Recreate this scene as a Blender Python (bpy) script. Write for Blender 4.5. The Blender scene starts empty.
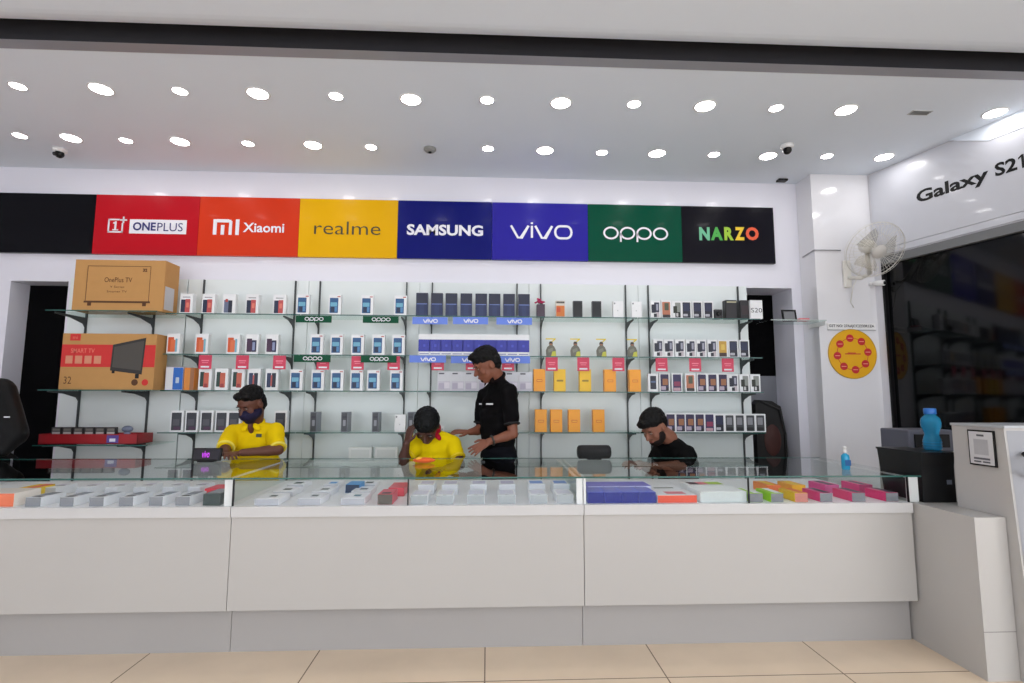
import bpy, bmesh, math, random
from mathutils import Vector, Matrix
random.seed(7)
S = bpy.context.scene
C = S.collection
PI = math.pi

# ------------------------------------------------------------ camera model
F = 527.633
CX = Vector((0.99896836, 0.00780762, 0.0447355))
CY = Vector((-0.04530793, 0.10479438, 0.99346129))
CZ = Vector((0.00306854, -0.99446326, 0.10504001))
H = 1.36
def ray(px, py):
    d = Vector((px - 512, py - 341.5, F))
    return Vector((d.dot(CX), d.dot(CY), d.dot(CZ)))
def aY(px, py, Y):
    r = ray(px, py); return Vector((0, 0, H)) + r * (Y / r.y)
def aZ(px, py, Z):
    r = ray(px, py); return Vector((0, 0, H)) + r * ((Z - H) / r.z)
def aP(px, py, p0, n):
    r = ray(px, py); o = Vector((0, 0, H)); return o + r * ((p0 - o).dot(n) / r.dot(n))
cam = bpy.data.cameras.new('camera'); co = bpy.data.objects.new('camera', cam); C.objects.link(co)
cam.sensor_fit = 'HORIZONTAL'; cam.sensor_width = 36; cam.lens = 36 * F / 1024
# camera axes in world coordinates: right, up, back
right = Vector((CX.x, CY.x, CZ.x)); down = Vector((CX.y, CY.y, CZ.y)); fwd = Vector((CX.z, CY.z, CZ.z))
M = Matrix.Identity(4)
for i in range(3):
    M[i][0] = right[i]; M[i][1] = -down[i]; M[i][2] = -fwd[i]
M[2][3] = H
co.matrix_world = M
cam.clip_start = 0.05; cam.clip_end = 100
S.camera = co

# ------------------------------------------------------------ materials
_m = {}
def lin(c):
    return tuple((v / 12.92 if v <= 0.04045 else ((v + 0.055) / 1.055) ** 2.4) for v in [x / 255 for x in c])
def mat(name, rgb, rough=0.5, metal=0.0, spec=0.5, noise=0.04, nscale=6.0, bump=0.0, emit=0.0, coat=0.0):
    if name in _m: return _m[name]
    m = bpy.data.materials.new(name); m.use_nodes = True
    nt = m.node_tree; b = nt.nodes['Principled BSDF']
    c = lin(rgb)
    b.inputs['Roughness'].default_value = rough
    b.inputs['Metallic'].default_value = metal
    b.inputs['Specular IOR Level'].default_value = spec
    b.inputs['Coat Weight'].default_value = coat
    b.inputs['Coat Roughness'].default_value = 0.05
    tc = nt.nodes.new('ShaderNodeTexCoord'); nz = nt.nodes.new('ShaderNodeTexNoise')
    nz.inputs['Scale'].default_value = nscale; nz.inputs['Detail'].default_value = 3
    nt.links.new(tc.outputs['Object'], nz.inputs['Vector'])
    mx = nt.nodes.new('ShaderNodeMix'); mx.data_type = 'RGBA'
    mx.inputs[6].default_value = (*[v * (1 - noise) for v in c], 1)
    mx.inputs[7].default_value = (*[min(1, v * (1 + noise)) for v in c], 1)
    nt.links.new(nz.outputs['Fac'], mx.inputs[0])
    nt.links.new(mx.outputs[2], b.inputs['Base Color'])
    if bump:
        bp = nt.nodes.new('ShaderNodeBump'); bp.inputs['Strength'].default_value = bump; bp.inputs['Distance'].default_value = 0.01
        nt.links.new(nz.outputs['Fac'], bp.inputs['Height']); nt.links.new(bp.outputs['Normal'], b.inputs['Normal'])
    if emit:
        b.inputs['Emission Color'].default_value = (*c, 1); b.inputs['Emission Strength'].default_value = emit
    _m[name] = m; return m
def glass(name, tint, refl=1.0, rough=0.02, base=0.0):
    if name in _m: return _m[name]
    m = bpy.data.materials.new(name); m.use_nodes = True; nt = m.node_tree
    for n in list(nt.nodes): nt.nodes.remove(n)
    out = nt.nodes.new('ShaderNodeOutputMaterial'); tr = nt.nodes.new('ShaderNodeBsdfTransparent'); gl = nt.nodes.new('ShaderNodeBsdfGlossy')
    fr = nt.nodes.new('ShaderNodeFresnel'); fr.inputs['IOR'].default_value = 1.45
    mu = nt.nodes.new('ShaderNodeMath'); mu.operation = 'MULTIPLY_ADD'; mu.inputs[1].default_value = refl; mu.inputs[2].default_value = base
    tr.inputs['Color'].default_value = (*tint, 1); gl.inputs['Roughness'].default_value = rough
    mx = nt.nodes.new('ShaderNodeMixShader')
    ge = nt.nodes.new('ShaderNodeNewGeometry'); iv = nt.nodes.new('ShaderNodeMath'); iv.operation = 'SUBTRACT'; iv.inputs[0].default_value = 1; iv.use_clamp = True
    m2 = nt.nodes.new('ShaderNodeMath'); m2.operation = 'MULTIPLY'; m2.use_clamp = True
    nt.links.new(ge.outputs['Backfacing'], iv.inputs[1]); nt.links.new(fr.outputs[0], mu.inputs[0]); nt.links.new(mu.outputs[0], m2.inputs[0]); nt.links.new(iv.outputs[0], m2.inputs[1]); nt.links.new(m2.outputs[0], mx.inputs[0])
    nt.links.new(tr.outputs[0], mx.inputs[1]); nt.links.new(gl.outputs[0], mx.inputs[2]); nt.links.new(mx.outputs[0], out.inputs[0])
    _m[name] = m; return m
_cm = {}
def col(rgb, rough=0.45):
    k = (tuple(rgb), rough)
    if k not in _cm: _cm[k] = mat('print_%d_%d_%d_%d' % (*rgb, int(rough * 100)), rgb, rough, noise=0.05, nscale=40)
    return _cm[k]

WALLM = mat('white_laminate_wall', (226, 226, 236), 0.35, noise=0.01, nscale=1.5, coat=0.2)
BOARD = mat('shelf_board_white', (224, 231, 231), 0.3, noise=0.01, nscale=1.0, coat=0.25)
CEILM = mat('ceiling_paint', (228, 236, 246), 0.7, noise=0.02, nscale=1.2)
COUNT = mat('counter_laminate', (186, 184, 181), 0.32, noise=0.02, nscale=2.0, coat=0.1)
CASEW = mat('case_floor_white', (232, 232, 234), 0.4, noise=0.01)
KICK = mat('counter_plinth_laminate', (168, 166, 165), 0.35, noise=0.03, nscale=2.0)
BLACK = mat('black_plastic', (11, 11, 13), 0.4, spec=.3, noise=0.1)
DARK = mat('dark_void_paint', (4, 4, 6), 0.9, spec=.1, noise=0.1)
STEEL = mat('grey_steel', (118, 120, 122), 0.35, 0.8)
STAND = mat('shelf_standard_grey', (66, 70, 72), 0.45, 0.5)
WHITEP = mat('white_plastic', (230, 230, 230), 0.35, noise=0.02)
GTOP = glass('counter_glass', (0.96, 0.985, 0.98), 1.0)
GFRONT = glass('case_front_glass', (0.99, 1.0, 1.0), 0.2)
GSHELF = glass('shelf_glass', (0.91, 0.965, 0.945), 0.5)
GEDGE = mat('glass_green_edge', (40, 92, 86), 0.15, noise=0.1, nscale=10)
LAMPW = mat('lamp_diffuser', (255, 252, 250), 0.5, emit=25.0)

# ------------------------------------------------------------ mesh builder
class MB:
    def __init__(s): s.bm = bmesh.new(); s.mats = []
    def mi(s, m):
        if m not in s.mats: s.mats.append(m)
        return s.mats.index(m)
    def poly(s, pts, m):
        f = s.bm.faces.new([s.bm.verts.new(p) for p in pts]); f.material_index = s.mi(m); return f
    def box(s, x0, x1, y0, y1, z0, z1, m, bev=0.0, M=None):
        if x0 > x1: x0, x1 = x1, x0
        if y0 > y1: y0, y1 = y1, y0
        if z0 > z1: z0, z1 = z1, z0
        vs = [s.bm.verts.new((x, y, z)) for x in (x0, x1) for y in (y0, y1) for z in (z0, z1)]
        i = s.mi(m); fs = []
        for q in ((0, 1, 3, 2), (4, 6, 7, 5), (0, 4, 5, 1), (2, 3, 7, 6), (0, 2, 6, 4), (1, 5, 7, 3)):
            f = s.bm.faces.new([vs[k] for k in q]); f.material_index = i; fs.append(f)
        if bev > 0:
            es = list({e for f in fs for e in f.edges})
            r = bmesh.ops.bevel(s.bm, geom=es, offset=bev, segments=2, affect='EDGES', profile=0.5, material=-1)
            allv = {v for f in r['faces'] for v in f.verts} | {v for f in fs if f.is_valid for v in f.verts}
        else: allv = set(vs)
        if M is not None:
            for v in allv:
                if v.is_valid: v.co = M @ v.co
        return s
    def prism(s, pts, ax, a0, a1, m):
        """pts: 2D outline; extruded along axis 'x','y' or 'z' from a0 to a1"""
        def P(p, a):
            return {'x': (a, p[0], p[1]), 'y': (p[0], a, p[1]), 'z': (p[0], p[1], a)}[ax]
        A = [s.bm.verts.new(P(p, a0)) for p in pts]; B = [s.bm.verts.new(P(p, a1)) for p in pts]
        i = s.mi(m); n = len(pts); fs = [s.bm.faces.new(A), s.bm.faces.new(B[::-1])]
        for k in range(n): fs.append(s.bm.faces.new((A[k], B[k], B[(k + 1) % n], A[(k + 1) % n])))
        for f in fs: f.material_index = i
        return s
    def tube(s, pts, r, m, n=8, caps=True, closed=False):
        pts = [Vector(p) for p in pts]; i = s.mi(m); rings = []
        rs = r if isinstance(r, (list, tuple)) else [r] * len(pts)
        N = len(pts)
        t0 = (pts[1] - pts[0]).normalized()
        u = t0.orthogonal().normalized()
        for k, p in enumerate(pts):
            a = pts[(k - 1) % N] if (k > 0 or closed) else p
            b = pts[(k + 1) % N] if (k < N - 1 or closed) else p
            t = (b - a).normalized(); u = (u - t * u.dot(t)).normalized(); v = t.cross(u)
            rings.append([s.bm.verts.new(p + (u * math.cos(2 * PI * j / n) + v * math.sin(2 * PI * j / n)) * rs[k]) for j in range(n)])
        L = N if closed else N - 1
        for k in range(L):
            A, B = rings[k], rings[(k + 1) % N]
            for j in range(n):
                f = s.bm.faces.new((A[j], A[(j + 1) % n], B[(j + 1) % n], B[j])); f.material_index = i; f.smooth = True
        if caps and not closed:
            s.bm.faces.new(rings[0][::-1]).material_index = i; s.bm.faces.new(rings[-1]).material_index = i
        return s
    def lathe(s, prof, m, n=24, M=None, smooth=True):
        """prof: (r, z) pairs"""
        i = s.mi(m); rings = []
        for r, z in prof:
            if r < 1e-6: rings.append([s.bm.verts.new((0, 0, z))])
            else: rings.append([s.bm.verts.new((r * math.cos(2 * PI * j / n), r * math.sin(2 * PI * j / n), z)) for j in range(n)])
        for A, B in zip(rings, rings[1:]):
            for j in range(n):
                k = (j + 1) % n
                if len(A) == 1 and len(B) == 1: continue
                if len(A) == 1: q = (A[0], B[k], B[j])
                elif len(B) == 1: q = (A[j], A[k], B[0])
                else: q = (A[j], A[k], B[k], B[j])
                f = s.bm.faces.new(q); f.material_index = i; f.smooth = smooth
        if M is not None:
            for R in rings:
                for v in R: v.co = M @ v.co
        return s
    def ell(s, c, rad, m, R=None, n=16, k=10):
        R = R or Matrix.Identity(3); i = s.mi(m); c = Vector(c); rings = []
        for a in range(k + 1):
            th = PI * a / k
            if a in (0, k): rings.append([s.bm.verts.new(c + R @ Vector((0, 0, rad[2] * math.cos(th))))])
            else: rings.append([s.bm.verts.new(c + R @ Vector((rad[0] * math.sin(th) * math.cos(2 * PI * j / n), rad[1] * math.sin(th) * math.sin(2 * PI * j / n), rad[2] * math.cos(th)))) for j in range(n)])
        for A, B in zip(rings, rings[1:]):
            for j in range(n):
                q = (j + 1) % n
                if len(A) == 1: t = (A[0], B[j], B[q])
                elif len(B) == 1: t = (A[j], B[0], A[q])
                else: t = (A[j], B[j], B[q], A[q])
                f = s.bm.faces.new(t); f.material_index = i; f.smooth = True
        return s
    def cap(s, p0, r0, p1, r1, m, n=12):
        """tapered capsule"""
        p0 = Vector(p0); p1 = Vector(p1); d = p1 - p0; L = d.length
        if L < 1e-5: return s.ell(p0, (r0, r0, r0), m)
        prof = []
        for a in range(5): t = PI / 2 * a / 4; prof.append((r0 * math.sin(t), -r0 * math.cos(t)))
        for a in range(5): t = PI / 2 * a / 4; prof.append((r1 * math.cos(t), L + r1 * math.sin(t)))
        prof[-1] = (0, L + r1); prof[0] = (0, -r0)
        q = d.to_track_quat('Z', 'Y').to_matrix().to_4x4(); q.translation = p0
        return s.lathe(prof, m, n, q)
    def build(s, name, parent=None, loc=None, recalc=True):
        if recalc: bmesh.ops.recalc_face_normals(s.bm, faces=s.bm.faces)
        me = bpy.data.meshes.new(name); s.bm.to_mesh(me); s.bm.free()
        for m in s.mats: me.materials.append(m)
        o = bpy.data.objects.new(name, me); C.objects.link(o)
        if loc is not None: o.location = loc
        if parent is not None: o.parent = parent
        return o
def tag(o, label, cat, group=None, kind=None):
    if label: o['label'] = label
    if cat: o['category'] = cat
    if group: o['group'] = group
    if kind: o['kind'] = kind
    return o
def thing(name, label, cat, loc=(0, 0, 0), group=None):
    o = bpy.data.objects.new(name, None); C.objects.link(o); o.location = loc; o.empty_display_size = 0.05
    return tag(o, label, cat, group)
def structure(mb, name, label=None):
    o = mb.build(name); o['kind'] = 'structure'
    if label: o['label'] = label
    return o
def dup(root, loc, label, group=None):
    r = root.copy(); C.objects.link(r); r.location = loc; r['label'] = label
    if group: r['group'] = group
    for ch in list(root.children):
        c = ch.copy(); C.objects.link(c); c.parent = r
        for g in ch.children:
            d = g.copy(); C.objects.link(d); d.parent = c
    return r
def text_bm(mb, txt, x0, x1, z0, z1, y, m, bold=0.0, shear=0.0, thick=0.002, M=None, fit='both'):
    cu = bpy.data.curves.new('t', 'FONT'); cu.body = txt; cu.size = 1; cu.offset = bold; cu.shear = shear; cu.resolution_u = 3
    o = bpy.data.objects.new('t', cu); C.objects.link(o)
    dg = bpy.context.evaluated_depsgraph_get(); dg.update()
    me = bpy.data.meshes.new_from_object(o.evaluated_get(dg))
    vs = [v.co.copy() for v in me.vertices]
    ax0 = min(v.x for v in vs); ax1 = max(v.x for v in vs); ay0 = min(v.y for v in vs); ay1 = max(v.y for v in vs)
    sx = (x1 - x0) / (ax1 - ax0); sz = (z1 - z0) / (ay1 - ay0)
    i = mb.mi(m)
    W = []
    for v in vs:
        p = Vector((x0 + (v.x - ax0) * sx, y, z0 + (v.y - ay0) * sz))
        W.append(mb.bm.verts.new(M @ p if M is not None else p))
    for p in me.polygons:
        try:
            f = mb.bm.faces.new([W[k] for k in p.vertices]); f.material_index = i
        except ValueError: pass
    bpy.data.objects.remove(o); bpy.data.curves.remove(cu); bpy.data.meshes.remove(me)
    return mb
def text_obj(txt, x0, x1, z0, z1, y, m, parent, name='lettering', bold=0.0, shear=0.0, M=None):
    return text_bm(MB(), txt, x0, x1, z0, z1, y, m, bold, shear, M=M).build(name, parent, recalc=False)

# ------------------------------------------------------------ room shell
WY = 4.8           # back wall plane
ZC = 3.424         # ceiling
W0 = Vector((3.512, 4.559, 0)); W1 = Vector((3.70, 3.895, 0))
wd = (W1 - W0).normalized(); wn = Vector((wd.y, -wd.x, 0))      # oblique side wall
if wn.x > 0: wn = -wn
def aW(px, py, off=0.0): return aP(px, py, W0 + wn * off, wn)

# floor
fm = bpy.data.materials.new('floor_tiles'); fm.use_nodes = True; nt = fm.node_tree; b = nt.nodes['Principled BSDF']
tc = nt.nodes.new('ShaderNodeTexCoord'); br = nt.nodes.new('ShaderNodeTexBrick'); mp = nt.nodes.new('ShaderNodeMapping')
mp.inputs['Location'].default_value = (0.005, 0.02 - 2.72 + 0.89 * 10, 0)
br.offset = 0; br.squash = 1
for k, v in (('Scale', 1), ('Brick Width', 0.89), ('Row Height', 0.89), ('Mortar Size', 0.0035), ('Mortar Smooth', 0.1), ('Bias', 0)): br.inputs[k].default_value = v
br.inputs['Color1'].default_value = (*lin((236, 216, 190)), 1); br.inputs['Color2'].default_value = (*lin((242, 222, 196)), 1); br.inputs['Mortar'].default_value = (*lin((140, 122, 104)), 1)
nz = nt.nodes.new('ShaderNodeTexNoise'); nz.inputs['Scale'].default_value = 2.5; nz.inputs['Detail'].default_value = 6
mx = nt.nodes.new('ShaderNodeMix'); mx.data_type = 'RGBA'; mx.blend_type = 'MULTIPLY'; mx.inputs[0].default_value = 1
cr = nt.nodes.new('ShaderNodeValToRGB'); cr.color_ramp.elements[0].color = (0.82, 0.8, 0.78, 1); cr.color_ramp.elements[1].color = (1.08, 1.06, 1.04, 1)
nt.links.new(tc.outputs['Object'], mp.inputs[0]); nt.links.new(mp.outputs[0], br.inputs[0]); nt.links.new(tc.outputs['Object'], nz.inputs[0])
nt.links.new(nz.outputs[0], cr.inputs[0]); nt.links.new(br.outputs[0], mx.inputs[6]); nt.links.new(cr.outputs[0], mx.inputs[7]); nt.links.new(mx.outputs[2], b.inputs['Base Color'])
b.inputs['Roughness'].default_value = 0.22
_m['floor'] = fm
structure(MB().box(-7, 7, -5, 6.6, -0.1, 0, fm), 'floor')

# back wall with two openings
lx0, lx1 = aY(9, 300, WY).x, aY(67, 300, WY).x
lz = aY(30, 281, WY).z
rx0, rx1 = aY(748, 330, WY).x, aY(794, 330, WY).x
rz = aY(770, 288, WY).z
wb = MB()
T = 5.0
for x0, x1, z0, z1 in ((-6.5, lx0, 0, ZC), (lx0, lx1, lz, ZC), (lx1, rx0, 0, ZC), (rx0, rx1, rz, ZC), (rx1, 3.7, 0, ZC)):
    wb.box(x0, x1, WY, T, z0, z1, WALLM)
structure(wb, 'wall_back')
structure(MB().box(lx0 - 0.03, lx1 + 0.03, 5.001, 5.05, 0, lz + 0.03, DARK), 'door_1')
rc = MB()
GREYP = mat('recess_grey_paint', (120, 122, 130), 0.6)
zg = aY(765, 376, 5.15).z
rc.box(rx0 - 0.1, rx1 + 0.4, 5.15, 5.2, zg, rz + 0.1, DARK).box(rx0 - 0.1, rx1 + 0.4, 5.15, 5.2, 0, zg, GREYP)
rc.box(rx1, rx1 + 0.03, 5.0, 5.15, 0, rz, WALLM).box(rx0 - 0.03, rx0, 5.0, 5.15, 0, rz, WALLM).box(rx0 - .03, rx1 + .03, 5.0, 5.15, rz, rz + 0.03, WALLM)
structure(rc, 'wall_recess')
structure(MB().box(-6.6, -6.5, -5, 5.0, 0, ZC, WALLM), 'wall_left')

# pillar
px0 = 2.963; px1 = 3.53; PYF = 4.566
TILE = mat('pillar_glossy_tile', (226, 226, 230), 0.12, noise=0.02, nscale=1.5, coat=0.5)
structure(MB().box(px0, px1, PYF, WY - 0.001, 0, ZC, TILE), 'wall_pillar')

# oblique side wall (runs towards the camera) with the dark glazed window
sw = MB()
L = 3.2
def wpt(t, z, off=0.0):
    p = W0 + wd * t + wn * off; return Vector((p.x, p.y, z))
def wt(px, py):
    p = aW(px, py); return (p - W0).dot(wd), p.z
winTop = [wt(885, 257.2), wt(1024, 219.6)]
winBot = wt(900, 430)[1]
wz = (winTop[0][1] + winTop[1][1]) / 2
wt0 = wt(884, 300)[0]
def wbox(mb, t0, t1, z0, z1, o0, o1, m):
    vs = [mb.bm.verts.new(wpt(t, z, o)) for t in (t0, t1) for o in (o0, o1) for z in (z0, z1)]
    i = mb.mi(m)
    for q in ((0, 1, 3, 2), (4, 6, 7, 5), (0, 4, 5, 1), (2, 3, 7, 6), (0, 2, 6, 4), (1, 5, 7, 3)):
        mb.bm.faces.new([vs[k] for k in q]).material_index = i
    return mb
SWM = mat('side_wall_paint', (214, 214, 220), 0.25, noise=0.01, coat=0.3)
wbox(sw, -0.3, L, wz, ZC, -0.15, 0, SWM); wbox(sw, -0.3, wt0, 0, wz, -0.15, 0, SWM); wbox(sw, wt0, L, 0, winBot, -0.15, 0, SWM)
structure(sw, 'wall_right')
WGL = mat('dark_window_glass', (5, 6, 8), 0.06, noise=0.1, spec=0.35)
GRF = mat('window_grey_frame', (112, 114, 116), 0.4)
wi = MB(); wbox(wi, wt0 + 0.02, L, winBot, wz - 0.07, -0.09, -0.03, WGL)
wi = structure(wi, 'window_1')
fr = MB(); wbox(fr, wt0, L, wz - 0.07, wz, -0.1, 0.012, GRF); wbox(fr, wt0, wt0 + 0.02, winBot, wz - 0.07, -0.1, 0.01, BLACK)
wbox(fr, wt0, L, winBot - 0.02, winBot + 0.01, -0.1, 0.02, GRF)
fr.build('window_frame', wi)

# ceiling slab with the shutter slot, its trim, and the curved soffit outside
CE = 3.08
structure(MB().box(-6.5, 5, CE, 5.2, ZC, ZC + 0.1, CEILM), 'ceiling')
TRIMG = mat('shutter_trim_grey', (150, 150, 156), 0.4, 0.2)
structure(MB().box(-6.5, 6, 2.995, CE, ZC - 0.004, ZC + 0.12, TRIMG), 'trim_1')
so = MB(); DKG = mat('shutter_slot_grey', (30, 30, 36), 0.8)
YS = 2.74; RR = 0.26
so.box(-6.5, 6, -5, YS, ZC, ZC + 0.1, CEILM)
pts = [(YS + RR * math.sin(t), ZC + RR * (1 - math.cos(t))) for t in [PI / 2 * .9 * k / 10 for k in range(11)]]
so.prism(pts + [(YS, ZC + 0.32)], 'x', -6.5, 6, CEILM)
for f in so.bm.faces: f.smooth = False
structure(so, 'ceiling_corridor')
structure(MB().box(-6.5, 6, 3.0, 3.06, ZC + 0.121, ZC + 0.5, DKG).box(-6.5, 6, 2.6, 3.06, ZC + 0.5, ZC + 0.53, DKG).box(-6.5, 6, 2.994, 2.9995, ZC - .003, ZC + .5, DKG), 'trim_2')

# ------------------------------------------------------------ downlights
def make_light(r):
    t = bpy.data.objects.new('ceiling_downlight', None); C.objects.link(t)
    MB().lathe([(r * 1.0, 0.0), (r * 1.02, -0.004), (r * 1.16, -0.006), (r * 1.22, 0.0)], WHITEP, 28).build('trim_ring', t)
    MB().lathe([(0, -0.0025), (r, -0.0025)], LAMPW, 28, smooth=False).build('diffuser', t)
    return t
front = [(18, 86, 0), (101, 89, 1), (180, 91, 0), (258, 93.5, 1), (336, 96, 0), (411, 99.5, 1), (487, 100, 0), (561, 103, 1), (634, 104, 0), (705, 106, 1), (776, 108, 0), (846, 110, 1), (995, 113, 1)]
rear = [(20, 135.5, 0), (71, 138, 1), (126, 140.5, 0), (180, 141.5, 1), (248, 143.5, 0), (313, 145, 1), (371, 147, 0), (488, 148.5, 0), (545, 150.5, 1), (602, 152.5, 0), (657, 153.5, 1), (714, 154.5, 0), (768, 156, 1), (827, 156, 0), (884, 157, 1)]
ORD = ['first', 'second', 'third', 'fourth', 'fifth', 'sixth', 'seventh', 'eighth', 'ninth', 'tenth', 'eleventh', 'twelfth', 'thirteenth', 'fourteenth', 'fifteenth', 'sixteenth']
protoL = {}
for row, nm, grp in ((front, 'front row over the counter', 'downlights over the counter'), (rear, 'rear row near the sign wall', 'downlights near the sign wall')):
    for i, (px, py, big) in enumerate(row):
        p = aZ(px, py, ZC)
        lab = '%s round white downlight, %s from left in the %s' % ('large' if big else 'small', ORD[i], nm)
        if big not in protoL:
            o = make_light((0.065 if big else 0.044)); protoL[big] = o; o.location = (p.x, p.y, ZC)
            tag(o, lab, 'ceiling light', grp)
        else: dup(protoL[big], (p.x, p.y, ZC), lab, grp)
# unseen lamps added to light the shop front (same fittings, above and behind the viewer)
for i, (x, y) in enumerate([(x, y) for y in (1.5, -0.4, -2.2) for x in (-3.4, -1.7, 0, 1.7, 3.4)]):
    dup(protoL[1], (x, y, ZC), 'large round white downlight added unseen in the corridor soffit to light the shop front', 'added corridor downlights')

# ceiling devices
def dome_cam(px, py, lab):
    p = aZ(px, py, ZC); t = thing('ceiling_camera', lab, 'security camera', (p.x, p.y, ZC), 'ceiling security cameras')
    MB().lathe([(0, 0), (0.052, 0), (0.05, -0.02), (0.038, -0.03), (0, -0.03)], WHITEP, 24).build('base_plate', t)
    MB().ell((0, 0, -0.045), (0.034, 0.034, 0.034), BLACK).build('lens_ball', t)
    MB().tube([(0, -0.02, -0.05), (-0.01, -0.045, -0.062)], 0.016, BLACK, 12).build('lens', t)
dome_cam(60, 149, 'small dome camera with dark lens on the ceiling above the black sign')
dome_cam(787, 145, 'small dome camera with dark lens on the ceiling beside the pillar')
p = aZ(430, 148.5, ZC)
t = thing('smoke_detector', 'grey round detector on the ceiling between two rear downlights above the blue sign', 'detector', (p.x, p.y, ZC))
MB().lathe([(0, 0), (0.05, 0), (0.052, -0.012), (0.035, -0.03), (0, -0.032)], mat('detector_grey', (140, 142, 140), 0.5), 24).build('housing', t)
MB().lathe([(0, -0.032), (0.015, -0.032), (0.013, -0.04), (0, -0.04)], BLACK, 16).build('sensor', t)
p = aZ(782, 181, ZC)
t = thing('ceiling_sensor', 'tiny black sensor under the ceiling where sign wall meets pillar', 'sensor', (p.x - 0.02, 4.70, ZC))
MB().box(-0.045, 0.045, -0.03, 0.03, -0.02, 0, BLACK, 0.006).build('housing', t); MB().ell((0, -0.03, -0.012), (0.014, 0.008, 0.008), mat('lens_dark', (40, 40, 46), 0.1)).build('lens', t)
p = aZ(920, 112.5, ZC)
t = thing('air_vent', 'slim grey slotted vent in the ceiling near the side wall', 'vent', (p.x, p.y, ZC))
MB().box(-0.075, 0.075, -0.03, 0.03, -0.004, 0, mat('vent_white', (190, 192, 192), 0.5)).build('plate', t)
g = MB()
for k in range(3): g.box(-0.065, 0.065, -0.021 + k * 0.016, -0.013 + k * 0.016, -0.006, -0.004, mat('vent_slot', (96, 98, 98), 0.7))
g.build('slots', t)

# ------------------------------------------------------------ brand sign panels
SY = 4.76
xb = [aY(x, y, SY).x for x, y in ((-60, 230), (94, 225), (198.5, 225), (299, 225), (397.5, 230), (492, 230), (588, 232), (682, 235), (774.5, 235))]
zt = aY(435, 201, SY).z; zb = aY(435, 258.6, SY).z
def sp(px, py): p = aY(px, py, SY - 0.003); return p.x, p.z
def sign(i, rgb, lab):
    t = thing('sign_panel', lab, 'sign', ((xb[i] + xb[i + 1]) / 2, SY, (zt + zb) / 2), 'brand sign panels')
    w = (xb[i + 1] - xb[i]) / 2 - 0.001; h = (zt - zb) / 2
    m = mat('sign_face_%d' % i, rgb, 0.26, spec=0.14, noise=0.05, nscale=1.5, coat=0.03)
    MB().box(-w, w, 0, 0.039, -h, h, m, 0.002).build('panel', t)
    return t, Vector(t.location)
def stxt(T, txt, px0, py0, px1, py1, m, bold=0.0, shear=0.0, name='lettering'):
    t, o = T; x0, z1 = sp(px0, py0); x1, z0 = sp(px1, py1)
    return text_obj(txt, x0 - o.x, x1 - o.x, z0 - o.z, z1 - o.z, -0.003, m, t, name, bold, shear)
SW = mat('sign_white', (232, 232, 240), 0.4, noise=0.0); SK = col((50, 46, 20)); NAVY = col((38, 40, 110))
sign(0, (9, 9, 15), 'black blank sign panel at the far left end of the brand sign row')
T_ = sign(1, (184, 20, 34), 'red sign panel with white boxed lettering and a small square one logo')
t, o = T_
def local_rect(mb, T, px0, py0, px1, py1, m, y0=-0.004, y1=-0.0005):
    o = T[1]; ym = 226; x0 = sp(px0, ym)[0]; x1 = sp(px1, ym)[0]; z1 = sp((px0 + px1) / 2, py0)[1]; z0 = sp((px0 + px1) / 2, py1)[1]; mb.box(x0 - o.x, x1 - o.x, y0, y1, z0 - o.z, z1 - o.z, m)
    return mb
b = MB(); local_rect(b, T_, 129.5, 219.7, 186.5, 233.8, SW, -0.003); b.build('white_plate', t)
b = text_bm(MB(), 'ONE', sp(133, 226)[0] - o.x, sp(156, 226)[0] - o.x, sp(150, 230.8)[1] - o.z, sp(150, 222.4)[1] - o.z, -0.005, NAVY, 0.03)
text_bm(b, 'PLUS', sp(157.5, 226)[0] - o.x, sp(183, 226)[0] - o.x, sp(150, 231)[1] - o.z, sp(150, 222.6)[1] - o.z, -0.005, NAVY, 0.0); b.build('lettering', t, recalc=False)
b = MB()
local_rect(b, T_, 107.8, 218.8, 109.3, 232.6, SW); local_rect(b, T_, 107.8, 231.2, 123, 232.6, SW); local_rect(b, T_, 107.8, 218.8, 119, 220.2, SW); local_rect(b, T_, 121.6, 223, 123, 232.6, SW)
local_rect(b, T_, 119.6, 219.3, 126.6, 220.7, SW); local_rect(b, T_, 122.3, 216.6, 123.8, 223, SW)
local_rect(b, T_, 114.5, 221.4, 116.3, 229.2, SW); local_rect(b, T_, 112.9, 222.2, 114.5, 223.6, SW); local_rect(b, T_, 112.6, 229.2, 118.3, 230.4, SW); b.build('logo', t, recalc=False)
T_ = sign(2, (206, 56, 26), 'orange red sign panel with white block logo and white lettering'); t, o = T_
stxt(T_, 'Xiaomi', 243.3, 222.6, 284, 232.8, SW, 0.02)
b = MB()
for q in ((213.2, 219.2, 216.7, 234.6), (216.7, 219.2, 228.9, 222.4), (221, 225, 224.4, 234.7), (229, 221, 232, 234.8), (228.9, 219.9, 231, 221), (235.6, 219.4, 239.2, 235)): local_rect(b, T_, *q, SW)
b.build('logo', t)
T_ = sign(3, (224, 170, 4), 'yellow sign panel with thin dark brown lettering'); stxt(T_, 'realme', 314.5, 221, 380.3, 235.2, SK, -0.006)
T_ = sign(4, (12, 20, 108), 'dark navy blue sign panel with bold white capital lettering'); stxt(T_, 'SAMSUNG', 407, 224, 483, 236.2, SW, 0.035)
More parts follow.
